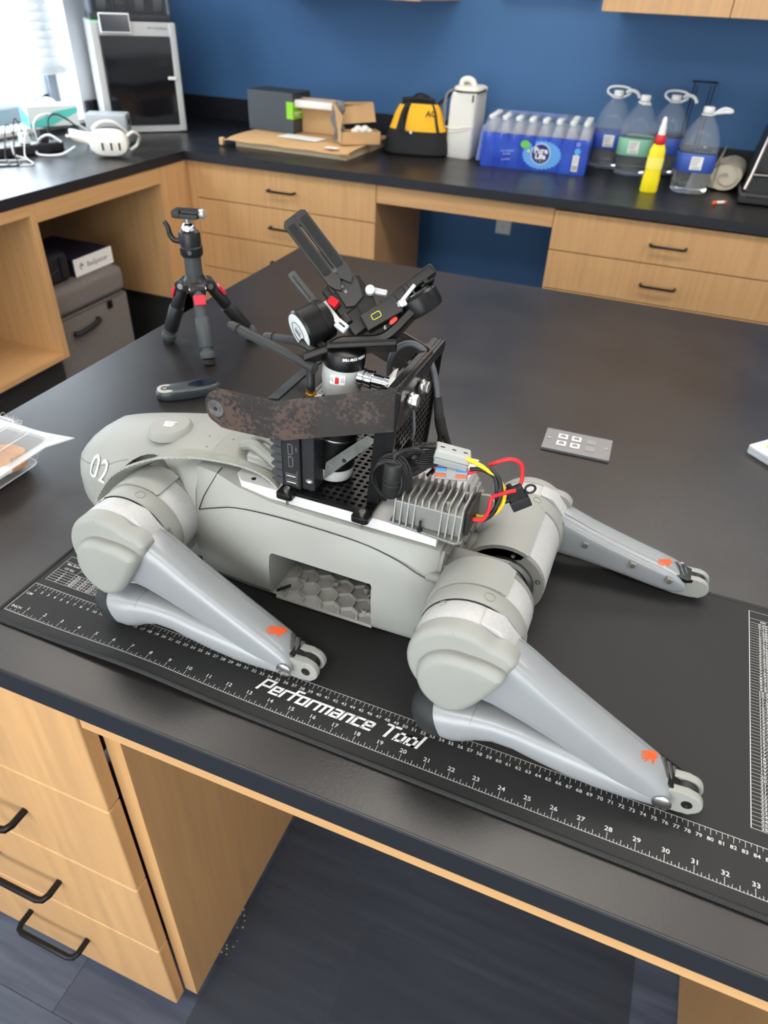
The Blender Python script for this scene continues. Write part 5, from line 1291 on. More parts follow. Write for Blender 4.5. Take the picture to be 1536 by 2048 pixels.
for i, (x, y, z, rx, ry) in enumerate(((-.470, .225, .014, .1, .0), (-.478, .300, .014, 0, .1), (-.475, .235, .028, .12, .12), (-.482, .305, .030, -.1, .15), (-.470, .268, .044, .25, .3), (-.540, .235, .014, 0, 0), (-.545, .305, .016, 0, 0), (-.543, .262, .032, .1, 0), (-.490, .215, .048, .3, -.2))):
    g = G(); n = 22
    rn = [1 + random.uniform(-.05, .05) for _ in range(n)]
    g.rings([[(.030 * s * rn[k] * math.cos(2 * PI * k / n), .030 * s * rn[k] * math.sin(2 * PI * k / n), zz + random.uniform(-.0006, .0006)) for k in range(n)] for s, zz in ((.85, -.0055), (1, -.0025), (.98, .002), (.8, .005), (.4, .0062), (.05, .0065))])
    solo('cookie', g, CK, 'round brown cookie inside the clear plastic box', 'cookie', (x, y, z), rot=(rx, ry, random.uniform(0, 6)), group='cookies in the clear box')

# clear case at the right edge
cc = thing('clear_case', 'clear flat plastic case with a yellow-edged card at the right table edge', 'case', (.66, .86, 0), rot=math.radians(-42))
ZR = lambda w, h, r, z, cx=0, cy=0: [(x, y, z) for x, y in rrect(w, h, r, 3, cx, cy)]
CLW = mat('milky_plastic', (226, 230, 236), .18, alpha=.75)
# box with its sharp left corner at about (-.083, 0) in its own frame
part('lower_half', G().rings([ZR(.116, .090, .004, .0005), ZR(.118, .092, .004, .003), ZR(.118, .092, .004, .0085)]), CLW, cc)
part('upper_half', G().rings([ZR(.117, .091, .004, .0095), ZR(.118, .092, .004, .0105), ZR(.118, .092, .004, .0150), ZR(.112, .086, .004, .0172)]), CLW, cc)
crd = part('card', G().prism(rrect(.094, .068, .006), .0174, .0178), mat('card_white', (246, 246, 244), .5), cc)
g = G().tube([(x, y, .0180) for x, y in rrect(.082, .056, .006)], .0014, 4, closed=True)
part('yellow_border', g, mat('amber_print', (238, 178, 50), .5), crd)

# ================================================================ things on the counter
# 3D printer
PG = mat('printer_grey', (190, 192, 192), .38, .2); GLS = mat('smoked_door_glass', (16, 18, 24), .06, spec=.8)
pr_ = thing('enclosed_printer', 'tall silver enclosed 3D printer with a smoked glass door in the corner', 'printer', (-1.975, 2.965, 0), rot=math.radians(44.5))
Wd, Dp, Ht = .378, .355, .446
g = G().box(-Wd, -Wd + .038, 0, Dp, .004, Ht, .008, seg=3).box(-.034, 0, 0, Dp, .004, Ht, .008, seg=3).box(-Wd + .03, -.03, .004, Dp, .004, .034, .002).box(-Wd + .03, -.03, .004, Dp, .392, Ht, .002).box(-Wd + .03, -.03, Dp - .02, Dp, .03, .4)
part('frame', g, PG, pr_)
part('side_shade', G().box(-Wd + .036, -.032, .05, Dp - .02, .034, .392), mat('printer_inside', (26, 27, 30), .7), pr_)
dr = part('door', G().box(-Wd + .040, -.036, -.002, .004, .034, .392, .002), GLS, pr_)
part('door_handle', G().box(-.064, -.026, -.014, -.002, .222, .236, .004, seg=3), WHT, dr)
part('build_plate', G().box(-.30, -.09, .02, .048, .16, .168), mat('dim_plate', (78, 80, 80), .5), pr_)
sc_ = part('screen_housing', G().obox((-.268, -.012, .440), (.066, .006, .038), Matrix.Rotation(-.22, 3, 'X'), .003), WHT, pr_)
part('screen', G().obox((-.268, -.0185, .4405), (.061, .0005, .0325), Matrix.Rotation(-.22, 3, 'X')), mat('screen_dark', (52, 56, 66), .12), sc_)
g = G(); put(g, 'X1-Carbon', (-.085, .0025, .424), (1, 0, 0), (0, 0, 1), .0145, wx=1.3)
part('model_lettering', g, mat('small_print', (80, 80, 84), .6), pr_, ang=0)
part('green_tag', G().box(-Wd + .006, -Wd + .05, .01, .05, Ht, Ht + .004), mat('green_tag', (40, 190, 100), .5), pr_)
am = thing('filament_box', 'dark filament feeder with see-through lid standing on top of the printer', 'feeder', (-1.975, 2.965, Ht), rot=math.radians(44.5))
part('tray', G().box(-Wd + .012, -.012, .025, .31, .001, .028, .006), mat('feeder_dark', (44, 47, 54), .4), am)
part('shell', G().box(-Wd + .012, -Wd + .03, .03, .31, .025, .20, .006).box(-.03, -.012, .03, .31, .025, .20, .006).box(-Wd + .03, -.03, .28, .30, .025, .20).box(-Wd + .012, -.012, .03, .31, .195, .21), mat('feeder_side', (92, 98, 112), .4), am)
part('lid', G().box(-Wd + .03, -.03, .030, .034, .028, .20), mat('smoked_lid', (60, 64, 72), .05, alpha=.35, spec=.8), am)
SP = mat('spool_white', (206, 206, 200), .5)
for k in range(4):
    x = -.33 + k * .082
    s = thing('filament_spool', ['pale filament spool at the left end of the feeder box', 'glossy yellow-white filament spool, second from the left in the feeder box', 'pale filament spool, third from the left in the feeder box', 'pale filament spool at the right end of the feeder box'][k], 'spool', (-1.975, 2.965, Ht), rot=math.radians(44.5))
    part('flange', G().cyl((x, .14, .118), (x + .003, .14, .118), .092, n=32).cyl((x + .045, .14, .118), (x + .048, .14, .118), .092, n=32), mat('spool_flange', (60, 52, 50), .5), s)
    part('filament', G().cyl((x + .003, .14, .118), (x + .045, .14, .118), .084, n=32), [SP, mat('spool_foil', (226, 228, 170), .25, .5, nscale=30, rgb2=(60, 66, 60)), SP, SP][k], s)
# grey adapter box in front of the printer
gbx = thing('grey_box', 'small pale grey metal box with ports in front of the printer', 'box', (-1.985, 2.53, 0), rot=math.radians(28))
part('case', G().box(-.175, 0, 0, .10, 0, .120, .005), mat('pale_grey_metal', (176, 180, 184), .4, .3), gbx)
part('end_panel', G().box(-.001, .0022, .01, .09, .006, .112, .001), mat('end_panel_grey', (130, 134, 138), .45), gbx)
part('outlet', G().box(.002, .0035, .03, .07, .075, .098, .001), BLKG, gbx)
part('green_terminal', G().box(.002, .006, .03, .062, .045, .058, .001), mat('terminal_green', (70, 190, 110), .4), gbx)
# headset
vr = thing('vr_headset', 'white VR headset lying on the counter in front of the grey box', 'headset', (-1.885, 2.285, 0), rot=math.radians(34))
vw = mat('headset_white', (230, 228, 222), .38)
g = G(); sh_ = sup(.076, .049, 2.8, 40)
g.rings([[(x * s, yy, .056 + z * s) for x, z in sh_] for s, yy in ((.80, -.047), (.93, -.043), (1.0, -.030), (1.0, .004), (.96, .014))])
part('front_shell', g, vw, vr)
g = G().rings([[(x * s, yy, .056 + z * s * (1 + .1 * (yy > .03))) for x, z in sh_] for s, yy in ((.93, .012), (.90, .03), (.88, .062))])
part('face_cushion', g, mat('cushion_dark', (66, 68, 72), .8), vr)
for x in (-.024, .010, .042):
    p = part('camera_pill', G().prism(rrect(.0155, .040, .0076, cx=x, cy=.046), -.0505, -.0455, XZ(), bev=.001), vw, vr)
    part('lens', G().prism(rrect(.0085, .030, .004, cx=x, cy=.046), -.0515, -.0500, XZ()), BLKG, p)
part('side_arm', G().obox((-.112, .028, .075), (.050, .007, .017), Matrix.Rotation(-.35, 3, 'Z') @ Matrix.Rotation(.12, 3, 'Y'), .004), vw, vr)
part('arm_pivot', G().cyl((-.076, -.006, .062), (-.082, .022, .062), .016, n=24, bev=.002), vw, vr)
part('strap_loop', G().tube([(.066, .01, .07), (.095, .03, .088), (.115, .07, .065), (.100, .09, .030), (.070, .05, .016)], .0062, 10, smooth=5), vw, vr)
part('top_strap', G().tube([(-.060, .02, .100), (-.030, .06, .118), (.020, .09, .112), (.06, .12, .07)], .009, 8, smooth=4), vw, vr)
part('back_strap', G().tube([(-.170, .05, .07), (-.16, .14, .04), (-.08, .18, .02), (.03, .17, .02)], .0065, 8, smooth=5), vw, vr)
# white charging cord and black power strip with plugs
WC = mat('white_cord', (222, 224, 226), .45)
wire('charging_cord', 'white charging cord looping on the counter beside the power strip', [(-2.06, 2.20, .05), (-2.10, 2.18, .075), (-2.16, 2.18, .05), (-2.165, 2.16, .015), (-2.12, 2.13, .006), (-2.05, 2.17, .008), (-2.03, 2.24, .03)], .0048, WC, 'cord')
wire('charging_cord', 'white cord arching from the strip up in front of the tissue box', [(-2.235, 2.25, .03), (-2.24, 2.25, .09), (-2.22, 2.28, .125), (-2.19, 2.34, .12), (-2.13, 2.42, .07), (-2.09, 2.45, .02)], .0040, WC, 'cord')
wire('charging_cord', 'white cord hanging over the front of the power strip', [(-2.17, 2.05, .055), (-2.155, 2.03, .05), (-2.14, 2.02, .02), (-2.10, 2.04, .005), (-2.16, 1.97, .005), (-2.24, 1.93, .005)], .0038, WC, 'cord')
ps = thing('power_strip', 'black power strip lying on the counter under the window', 'power strip', (-2.20, 2.12, 0), rot=math.radians(72))
part('body', G().box(-.36, .17, -.032, .032, 0, .038, .006), mat('strip_black', (30, 31, 35), .45), ps)
for k in range(6): part('socket', G().prism(rrect(.034, .030, .008, cx=-.30 + k * .08, cy=0), .038, .0395), mat('socket_dark', (52, 53, 58), .5), ps)
for (x, h, c) in ((-.30, .055, 'w'), (-.22, .060, 'b'), (-.14, .045, 'w'), (.02, .04, 'w'), (.10, .050, 'b')):
    o = G().box(-.016, .016, -.019, .019, 0, h, .004)
    q = Vector((-2.20, 2.12, 0)) + Matrix.Rotation(math.radians(72), 3, 'Z') @ Vector((x, .002, .0398))
    solo('plug_adapter', o, WC if c == 'w' else BLK, {'-0.3': 'white power adapter farthest left in the strip', '-0.22': 'black power adapter in the strip between two white ones', '-0.14': 'short white power adapter in the middle of the strip', '0.02': 'white plug adapter near the right end of the strip', '0.1': 'black plug adapter at the right end of the strip'}[str(x)], 'plug', q, rot=math.radians(72))
for i in range(7):
    a = random.uniform(0, 6); b = (-2.30 + .02 * i, 2.00 + .03 * i)
    wire('loose_cable', 'thin tangled cable lying in the heap at the left end of the power strip', [(b[0], b[1], .05), (b[0] + .03, b[1] - .06, .10 + .02 * (i % 3)), (b[0] + .07, b[1] - .14, .02), (b[0] + .10 + .01 * i, b[1] - .20, .004), (b[0] + .03, b[1] - .28, .004), (b[0] - .06, b[1] - .22, .004)], .0026, BW if i % 3 else WC, 'cable', group='tangled cables by the power strip')
wire('black_lead', 'black lead arching between the power strip and the window sill', [(-2.18, 2.27, .04), (-2.185, 2.28, .11), (-2.17, 2.31, .13), (-2.14, 2.36, .10), (-2.13, 2.40, .05), (-2.15, 2.45, .008)], .0035, BW, 'cable')
# tissue box on the sill
tb = thing('tissue_box', 'white and turquoise tissue box standing on the window sill', 'box', (-2.50, 2.62, .028), rot=math.radians(60))
part('carton', G().box(-.115, .115, -.058, .058, 0, .085, .002), mat('tissue_carton', (222, 232, 232), .5), tb)
g = G().poly([(-.115, -.0586, .002), (-.02, -.0586, .002), (.115, -.0586, .055), (.115, -.0586, .075), (.0, -.0586, .060), (-.115, -.0586, .012)])
g.poly([(-.1156, .058, 0), (-.1156, -.058, 0), (-.1156, -.058, .05), (-.1156, .058, .085)])
part('turquoise_swoosh', g, mat('turquoise_print', (90, 206, 196), .5), tb, ang=0)
g = G(); put(g, 'TISSUES', (.0, -.0592, .048), (1, 0, 0), (0, 0, 1), .016, wx=1.2); part('lettering', g, mat('dim_text', (96, 104, 110), .6), tb, ang=0)
g = G(); g.grid(lambda a, b: Vector((-.04 + .08 * a, -.012 + .024 * b + .01 * math.sin(a * 6), .085 + .030 * math.sin(PI * a) ** .5 * (.6 + .4 * math.sin(b * 3 + a * 9)))), 10, 4)
part('tissue', g, mat('tissue_paper', (244, 246, 248), .8), tb)
# cardboard things
CB = mat('cardboard', (196, 158, 112), .8, noise=.05, nscale=12, bump=.1, bscale=200); CBD = mat('cardboard_pale', (208, 186, 152), .8)
fb = thing('flat_carton', 'wide flat open cardboard carton lying on the back counter', 'carton', (-1.30, 2.93, 0), rot=math.radians(-2))
part('tray', G().box(-.28, .29, -.165, .26, 0, .034, .003), CBD, fb)
g = G(); g.grid(lambda a, b: Vector((-.345 + .655 * a, -.20 + .48 * b, .040 + .0015 * math.sin(a * 20) * (1 - b) - .018 * max(0, (.06 - a) / .06) - .012 * (1 - b) ** 8)), 40, 10); g.solid(-.003)
part('lid', g, CB, fb)
part('tuck_flap', G().obox((.285, -.175, .028), (.022, .006, .015), Matrix.Rotation(.4, 3, 'Z'), .004), CB, fb)
part('tuck_flap', G().obox((-.335, -.19, .020), (.010, .012, .016), None, .005), CB, fb)
part('shipping_label', G().box(.19, .25, -.185, -.150, .0445, .0455), mat('paper_white', (236, 236, 234), .6), fb)
CT = .0445
db = thing('dark_box', 'dark charcoal cardboard box with a bright green label', 'box', (-1.385, 2.965, CT), rot=math.radians(-5))
part('carton', G().box(-.25, 0, 0, .155, 0, .165, .002), mat('charcoal_carton', (60, 65, 70), .5), db)
part('lid_line', G().box(-.2504, .0004, -.0004, .1554, .138, .1388), mat('seam_dark', (44, 48, 54), .6), db)
gl = part('green_label', G().box(-.034, .0012, -.0012, .100, .060, .130, .0006), mat('lime_label', (134, 200, 40), .5), db, 'bright lime green label wrapped round the corner')
g = G(); g.box(.0014, .0018, .012, .034, .116, .1185).box(.0014, .0018, .012, .075, .082, .088).box(.0014, .0018, .012, .055, .074, .0765)
part('label_print', g, mat('paper_white', (236, 236, 234), .6), gl, ang=0)
pb = thing('open_carton', 'open brown cardboard box standing on edge behind the grey cable bundle', 'carton', (-1.27, 3.02, CT), rot=math.radians(2))
part('back', G().box(-.125, .09, .03, .034, 0, .145, .001), CB, pb)
part('side', G().box(-.125, -.121, -.03, .03, 0, .14).box(.086, .09, -.03, .03, 0, .14), CB, pb)
part('white_inner_tray', G().box(-.125, .12, -.034, .028, .108, .140, .006), mat('foam_white', (228, 226, 220), .7), pb)
solo('paper_sheet', G().box(-.11, .10, -.05, .04, 0, .0016), mat('paper_white', (236, 236, 234), .6), 'white paper sheet on the flat carton in front of the dark box', 'paper', (-1.30, 2.90, CT + .001), rot=math.radians(-6))
g = G()
for k in range(5):
    o = -.018 + .009 * k
    g.tube([(o, 0, .010), (o + .010, -.004, .05), (o - .012, .002, .09), (o + .008, 0, .125), (o + .016 - .004 * k, .004, .152), (o + .004, .008, .148), (o - .01, .008, .11)], .0075, 7, smooth=4)
solo('braided_cables', g, mat('braid_grey', (112, 112, 112), .8, noise=.35, nscale=160), 'crumpled bundle of grey braided cable between the two open cartons', 'cable', (-1.118, 2.885, CT + .004), rot=.1)
sb = thing('small_carton', 'small brown cardboard box with its lid flipped open and white wrap inside', 'carton', (-1.075, 2.83, CT), rot=math.radians(40))
g = G().box(0, .18, 0, .004, 0, .052).box(0, .18, .076, .080, 0, .052).box(0, .004, 0, .08, 0, .052).box(.176, .18, 0, .08, 0, .052).box(0, .18, 0, .08, 0, .004)
part('tray', g, CB, sb)
part('lid', G().obox((.085, .105, .110), (.095, .042, .002), Matrix.Rotation(1.0, 3, 'X') @ Matrix.Rotation(-.12, 3, 'Y')).obox((-.004, .060, .094), (.002, .045, .045), Matrix.Rotation(.5, 3, 'X') @ Matrix.Rotation(.2, 3, 'Z')).obox((.085, .128, .148), (.095, .012, .002), Matrix.Rotation(.2, 3, 'X')), CB, sb)
g = G()
for k in range(5): g.sphere((.09 + .016 * k - .02, .038, .048 + .01 * (k % 2)), .020, 10, (1, .9, .8))
part('white_wrap', g, mat('foam_white', (228, 226, 220), .7), sb)
# tool bag
tg = thing('tool_bag', 'black and yellow canvas tool bag beside the cardboard boxes', 'bag', (-.815, 3.10, 0), rot=math.radians(12))
BC = mat('black_canvas', (30, 31, 33), .85, bump=.5, bscale=300); YC2 = mat('yellow_canvas', (236, 176, 34), .75, bump=.3, bscale=300)
def bagring(w, d, z, n=32, e=3.2): return [(x, y, z) for x, y in sup(w, d, e, n)]
R = [bagring(.140, .085, .002), bagring(.152, .095, .012), bagring(.148, .092, .05), bagring(.135, .086, .09), bagring(.118, .078, .13), bagring(.104, .060, .17), bagring(.085, .040, .200), bagring(.060, .018, .214)]
part('body', G().rings(R), BC, tg)
def skin(z0, z1, a0, a1, m_, nm, off=.0025):
    g = G(); zs_ = [r[0][2] for r in R]
    def f(a, b):
        z = z0 + (z1 - z0) * b; i = max(k for k in range(len(zs_) - 1) if zs_[k] <= z); t = (z - zs_[i]) / (zs_[i + 1] - zs_[i])
        ang = (a0 + (a1 - a0) * a) * 32; k = int(ang) % 32; u = ang - int(ang)
        p = Vector(R[i][k]).lerp(Vector(R[i][(k + 1) % 32]), u).lerp(Vector(R[i + 1][k]).lerp(Vector(R[i + 1][(k + 1) % 32]), u), t)
        return Vector((p.x, p.y, 0)) * (1 + off / max(.02, Vector((p.x, p.y, 0)).length)) + Vector((0, 0, p.z + off * .5))
    g.grid(f, 10, 8); return part(nm, g, m_, tg)
skin(.105, .198, .555, .655, YC2, 'yellow_panel'); yp = skin(.100, .203, .715, .995, YC2, 'yellow_panel')
skin(.095, .206, .665, .705, BC, 'side_strap', .006); skin(.095, .206, .84, .865, BC, 'side_strap', .006)
part('zip_top', G().tube([(-.075, -.012, .214), (0, -.018, .222), (.07, -.012, .214)], .010, 8, smooth=3), BC, tg)
part('carry_handle', G().tube([(-.05, -.045, .190), (-.065, -.085, .150), (-.05, -.100, .105), (-.035, -.1, .09)], .0065, 8, smooth=4).tube([(-.05, .02, .205), (-.01, .03, .235), (.04, .02, .225)], .006, 8, smooth=4), BC, tg)
part('shoulder_strap', G().tube([(.075, .0, .195), (.11, .02, .225), (.150, .04, .262), (.19, .06, .285)], .0075, 8, smooth=4), BC, tg)
g = G(); put(g, 'AC', (.062, -.0735, .172), (1, .35, .0), (0, .35, 1), .034, bold=.02)
part('logo', g, BC, tg, ang=0)
part('buckle', G().cyl((-.02, -.100, .10), (-.02, -.104, .10), .006, n=14), STEEL, tg)
# white backpack-like bag
wb = thing('white_bag', 'white upright insulated bag with grey piping next to the water bottles', 'bag', (-.612, 3.17, 0), rot=math.radians(-3))
WB = mat('white_canvas', (226, 224, 216), .7, bump=.15, bscale=300)
part('body', G().rings([[(x * s + dx, y * s, z) for x, y in sup(.063, .085, 8, 48)] for s, dx, z in ((.93, 0, .0), (1, 0, .01), (1.0, .0, .12), (.98, .002, .22), (.95, .004, .252), (.85, .004, .262))]), WB, wb)
part('top_flap', G().rings([[(x * s + .008, y * s + .004, z) for x, y in sup(.066, .082, 3.5, 32)] for s, z in ((.97, .262), (1.0, .268), (.96, .277), (.8, .282))]), WB, wb)
part('carry_loop', G().tube([(-.03, -.02, .275), (-.026, -.02, .298), (-.005, -.015, .306), (.018, -.01, .298), (.030, -.01, .275)], .012, 8, smooth=5), WB, wb)
part('zip', G().tube([(-.062, -.055, .262), (.0, -.086, .262), (.066, -.078, .264), (.076, .0, .268)], .0035, 6, smooth=3), BLK, wb)
part('piping', G().tube([(-.05, -.070, .27), (-.085, -.060, .24), (-.095, -.055, .15), (-.098, -.05, .04)], .0035, 6, smooth=4).tube([(-.045, -.080, .265), (-.074, -.078, .24), (-.074, -.080, .12), (-.074, -.08, .01)], .0035, 6, smooth=4), mat('grey_piping', (134, 136, 142), .6), wb)
part('pocket_fold', G().tube([(-.066, -.088, .125), (-.02, -.090, .118), (.02, -.089, .128), (.060, -.082, .130)], .0025, 6, smooth=4).tube([(-.05, -.088, .105), (.0, -.0895, .110), (.045, -.085, .122)], .002, 6, smooth=4), WB, wb)
part('zip_pull', G().obox((.050, -.084, .240), (.003, .002, .014), None, .001), BLK, wb)
# pack of small bottles
PK = Vector((-.262, 3.115, 0)); pa = math.radians(4); pt_ = .0568; MPk = Matrix.Rotation(pa, 3, 'Z')
wpk = thing('bottle_pack', 'blue shrink-wrapped pack of small water bottles on the back counter', 'bottle pack', PK, rot=pa)
def scal(r_, n=6):
    P = []; r = pt_ / 2 * r_
    for i in range(8):
        for k in range(n): P.append(((i - 3.5) * pt_ - r * math.cos(PI * k / n), -1.5 * pt_ - r * .82 - r * .16 * math.sin(PI * k / n) - .002))
    for j in range(4):
        for k in range(n): P.append((3.5 * pt_ + r * .82 + r * .16 * math.sin(PI * k / n) + .002, (j - 1.5) * pt_ - r * math.cos(PI * k / n)))
    for i in range(7, -1, -1):
        for k in range(n): P.append(((i - 3.5) * pt_ + r * math.cos(PI * k / n), 1.5 * pt_ + r * .82 + r * .16 * math.sin(PI * k / n) + .002))
    for j in range(3, -1, -1):
        for k in range(n): P.append((-3.5 * pt_ - r * .82 - r * .16 * math.sin(PI * k / n) - .002, (j - 1.5) * pt_ + r * math.cos(PI * k / n)))
    return P
s1 = scal(1.0)
part('printed_film', G().rings([[(x * .985, y * .985, .001) for x, y in s1], [(x, y, .008) for x, y in s1], [(x, y, .124) for x, y in s1], [(x * .995, y * .995, .136) for x, y in s1]], False, False), mat('blue_film', (34, 60, 172), .22, nscale=9, rgb2=(52, 92, 200), coat=.4), wpk)
FLM = mat('clear_film', (240, 244, 252), .10, alpha=.10, spec=.9)
g = G(); g.rings([[(x * s, y * s, z + .004 * math.sin(i * 1.7)) for i, (x, y) in enumerate(s1)] for s, z in ((.995, .136), (.975, .165), (.945, .190))], False, False)
g.grid(lambda a, b: Vector(((a - .5) * .43, (b - .5) * .20, .199 + .003 * math.sin(a * 26) * math.sin(b * 13))), 28, 12)
part('clear_film', g, FLM, wpk)
part('film_band', G().obox((-.02, .02, .203), (.12, .035, .001), None).obox((-.236, 0, .085), (.010, .09, .07), Matrix.Rotation(.12, 3, 'Y'), .006), mat('pale_blue_film', (130, 150, 215), .3, alpha=.7), wpk)
yf_ = -.1165
def disc(cx, cz, r, off, m_, nm, lab=None, n=28, sx=1, jag=0):
    P = [((r * sx * (1 + (jag if k % 2 else 0))) * math.cos(2 * PI * k / n) + cx, r * (1 + (jag if k % 2 else 0)) * math.sin(2 * PI * k / n) + cz) for k in range(n)]
    return part(nm, G().prism(P, yf_ - off - .0006, yf_ - off, XZ()), m_, wpk, lab)
disc(.035, .066, .052, .000, mat('light_blue_film', (96, 160, 226), .3), 'starburst', None, 56, 1.5, .08)
lg_ = disc(.030, .070, .042, .001, mat('pale_ring', (196, 214, 240), .35), 'logo_ring')
disc(.030, .070, .0375, .002, mat('navy_film', (26, 34, 112), .3), 'logo_disc')
g = G(); put(g, 'Pure', (.030, yf_ - .0032, .083), (1, 0, 0), (0, 0, 1), .031, bold=.035); put(g, 'Life', (.030, yf_ - .0032, .061), (1, 0, 0), (0, 0, 1), .031, bold=.035)
part('logo_lettering', g, mat('paper_white', (236, 236, 234), .6), wpk, 'white lettering reading Pure Life', ang=0)
for x, c in ((.018, (70, 170, 230)), (.031, (240, 210, 60)), (.043, (110, 190, 90))): part('small_figure', G().prism([(x - .004, .046), (x, .041), (x + .004, .046), (x + .001, .043), (x + .001, .036), (x - .001, .036), (x - .001, .043)], yf_ - .0034, yf_ - .0030, XZ()), mat('figure_%d' % c[0], c, .5), wpk)
disc(-.040, .102, .015, .002, mat('leaf_green', (104, 196, 84), .4), 'green_leaf', None, 24, 1.35)
disc(-.005, .105, .010, .003, mat('drop_blue', (24, 46, 160), .4), 'blue_drop', None, 16, .8); disc(-.022, .078, .006, .002, mat('drop_yellow', (236, 216, 60), .4), 'yellow_drop', None, 12)
g = G(); put(g, '100% SPRING', (-.115, yf_ - .001, .070), (1, 0, .1), (0, 0, 1), .010); put(g, 'WATER', (-.115, yf_ - .001, .058), (1, 0, .1), (0, 0, 1), .010); put(g, 'purified', (-.115, yf_ - .001, .038), (1, 0, .1), (0, 0, 1), .012); put(g, '32', (.180, yf_ - .001, .118), (1, 0, 0), (0, 0, 1), .018, bold=.02)
part('film_lettering', g, mat('pale_print', (170, 190, 235), .5), wpk, ang=0)
disc(.181, .092, .013, .001, mat('drop_light', (90, 170, 235), .4), 'drop_badge')
p = part('white_panel', G().box(.166, .192, yf_ - .0020, yf_ - .001, .016, .078, .001), mat('paper_white', (236, 236, 234), .6), wpk)
g = G()
for k in range(12): g.box(.169 + k * .0017, .170 + k * .0017 + (.0003 if k % 3 else 0), yf_ - .0024, yf_ - .0021, .020, .040)
for k in range(5): g.box(.170, .188, yf_ - .0024, yf_ - .0021, .047 + k * .006, .049 + k * .006)
part('bar_code', g, mat('grey_print', (150, 150, 150), .7), p)
BOT = mat('bottle_plastic', (240, 245, 250), .05, alpha=.11, spec=1.0); CAP = mat('white_cap', (236, 238, 240), .35)
bm0 = G().lathe([(.020, .001), (.027, .004), (.0278, .03), (.0262, .05), (.0278, .07), (.0262, .09), (.0278, .11), (.0275, .130), (.022, .155), (.0135, .172), (.0112, .176), (.0112, .183)], (0, 0, 0), (0, 0, 1), 16).mesh('bottle'); bm0.materials.append(BOT)
cm0 = G().lathe([(.0130, .182), (.0136, .184), (.0136, .194), (.0120, .1955)], (0, 0, 0), (0, 0, 1), 16).mesh('cap'); cm0.materials.append(CAP)
for i in range(8):
    for j in range(4):
        b_ = bpy.data.objects.new('water_bottle', bm0); COL.objects.link(b_); b_.location = PK + MPk @ Vector(((i - 3.5) * pt_, (j - 1.5) * pt_, .0015))
        b_['label'] = 'small clear water bottle with a white cap inside the blue shrink wrap'; b_['category'] = 'bottle'; b_['group'] = 'water bottles in the blue pack'
        c_ = bpy.data.objects.new('cap', cm0); COL.objects.link(c_); c_.parent = b_
# gallon jugs
JUG = mat('jug_plastic', (240, 246, 250), .04, alpha=.09, spec=1.0); WAT = mat('water', (235, 242, 248), .02, trans=1.0, ior=1.2); HW = mat('white_handle', (238, 240, 240), .4)
def jug(x, y, label, band, level, rz, handle, h=.30, txt=None):
    t = thing('water_jug', label, 'jug', (x, y, .0005), rot=rz)
    sq = lambda r, z, e=3.4: [(a, b, z) for a, b in sup(r, r * .92, e, 32)]
    k = h / .30
    prof = [(.058, 0), (.068, .006), (.071, .02), (.0685, .03), (.0715, .038), (.0685, .047), (.0715, .056), (.0690, .066), (.0720, .075), (.0720, .150), (.0735, .165), (.072, .180), (.064, .205), (.050, .235), (.034, .258), (.021, .272), (.0175, .278), (.0175, .286)]
    part('bottle', G().rings([sq(r, z * k, 3.4 if z < .17 else 2.4) for r, z in prof]), JUG, t)
    if level: 
        lv = [(r - .003, z) for r, z in prof if z < level] + [(.068, level)]
        part('water', G().rings([sq(r, z * k + .002) for r, z in lv]), WAT, t)
    part('label_band', G().rings([sq(.0727, .082 * k), sq(.0733, .083 * k), sq(.0733, .146 * k), sq(.0727, .147 * k)], False, False), band, t)
    lm = part('label_patch', G().box(-.026, .018, -.0690, -.0680, .092 * k, .138 * k, .0004) if txt != 'logo' else G().prism([(-.02, .10), (.012, .092), (.02, .112), (.014, .135), (-.012, .138)], -.0690, -.0680, XZ()), mat('paper_white', (236, 236, 234), .6) if txt != 'logo' else mat('light_blue_film', (96, 160, 226), .3), t)
    g = G()
    for q in range(4): g.box(-.022, .010 - .003 * q, -.0694, -.0691, (.130 - .007 * q) * k, (.1325 - .007 * q) * k)
    for q in range(9): g.box(-.018 + .0035 * q, -.0165 + .0035 * q, -.0694, -.0691, .094 * k, .104 * k)
    part('label_print', g, mat('grey_print', (150, 150, 150), .7), lm)
    part('cap', G().lathe([(.0195, .279 * k), (.0205, .281 * k), (.0205, .296 * k), (.0185, .300 * k)], (0, 0, 0), (0, 0, 1), 28), HW, t)
    part('neck_ring', G().cyl((0, 0, .272 * k), (0, 0, .276 * k), .0235, n=28), HW, t)
    if handle == 'loop': part('handle', G().tube([(-.022, 0, .276), (-.046, 0, .290), (-.040, 0, .308), (0, 0, .314), (.040, 0, .308), (.046, 0, .290), (.022, 0, .276)], .0045, 8, smooth=5).tube([(.03, -.004, .294), (.05, -.01, .303), (.075, -.01, .296), (.088, -.01, .278)], .0065, 8, smooth=3), HW, t)
    else: part('handle', G().tube([(.020, 0, .274), (.040, 0, .290), (.060, 0, .296), (.085, 0, .288), (.055, 0, .284), (.030, 0, .280)], .0060, 8, smooth=4) if handle == 'side' else G().tube([(-.022, -.008, .274), (.0, -.03, .270), (.024, -.008, .268)], .005, 8, smooth=4), HW, t)
BLB = mat('blue_jug_label', (58, 88, 176), .4); GRB = mat('green_jug_label', (138, 198, 166), .45)
jug(.020, 3.275, 'clear gallon jug with a blue label, nearest the bottle pack', BLB, .085, .1, 'loop')
jug(.140, 3.175, 'clear gallon jug with a pale green label', GRB, .140, .05, 'none')
jug(.255, 3.285, 'clear gallon jug with a blue label behind the yellow bottle', BLB, .155, -.2, 'loop', txt='logo')
jug(.392, 2.955, 'clear gallon jug with a blue label in front of the wire rack, beside the napkins', BLB, .150, .15, 'side')
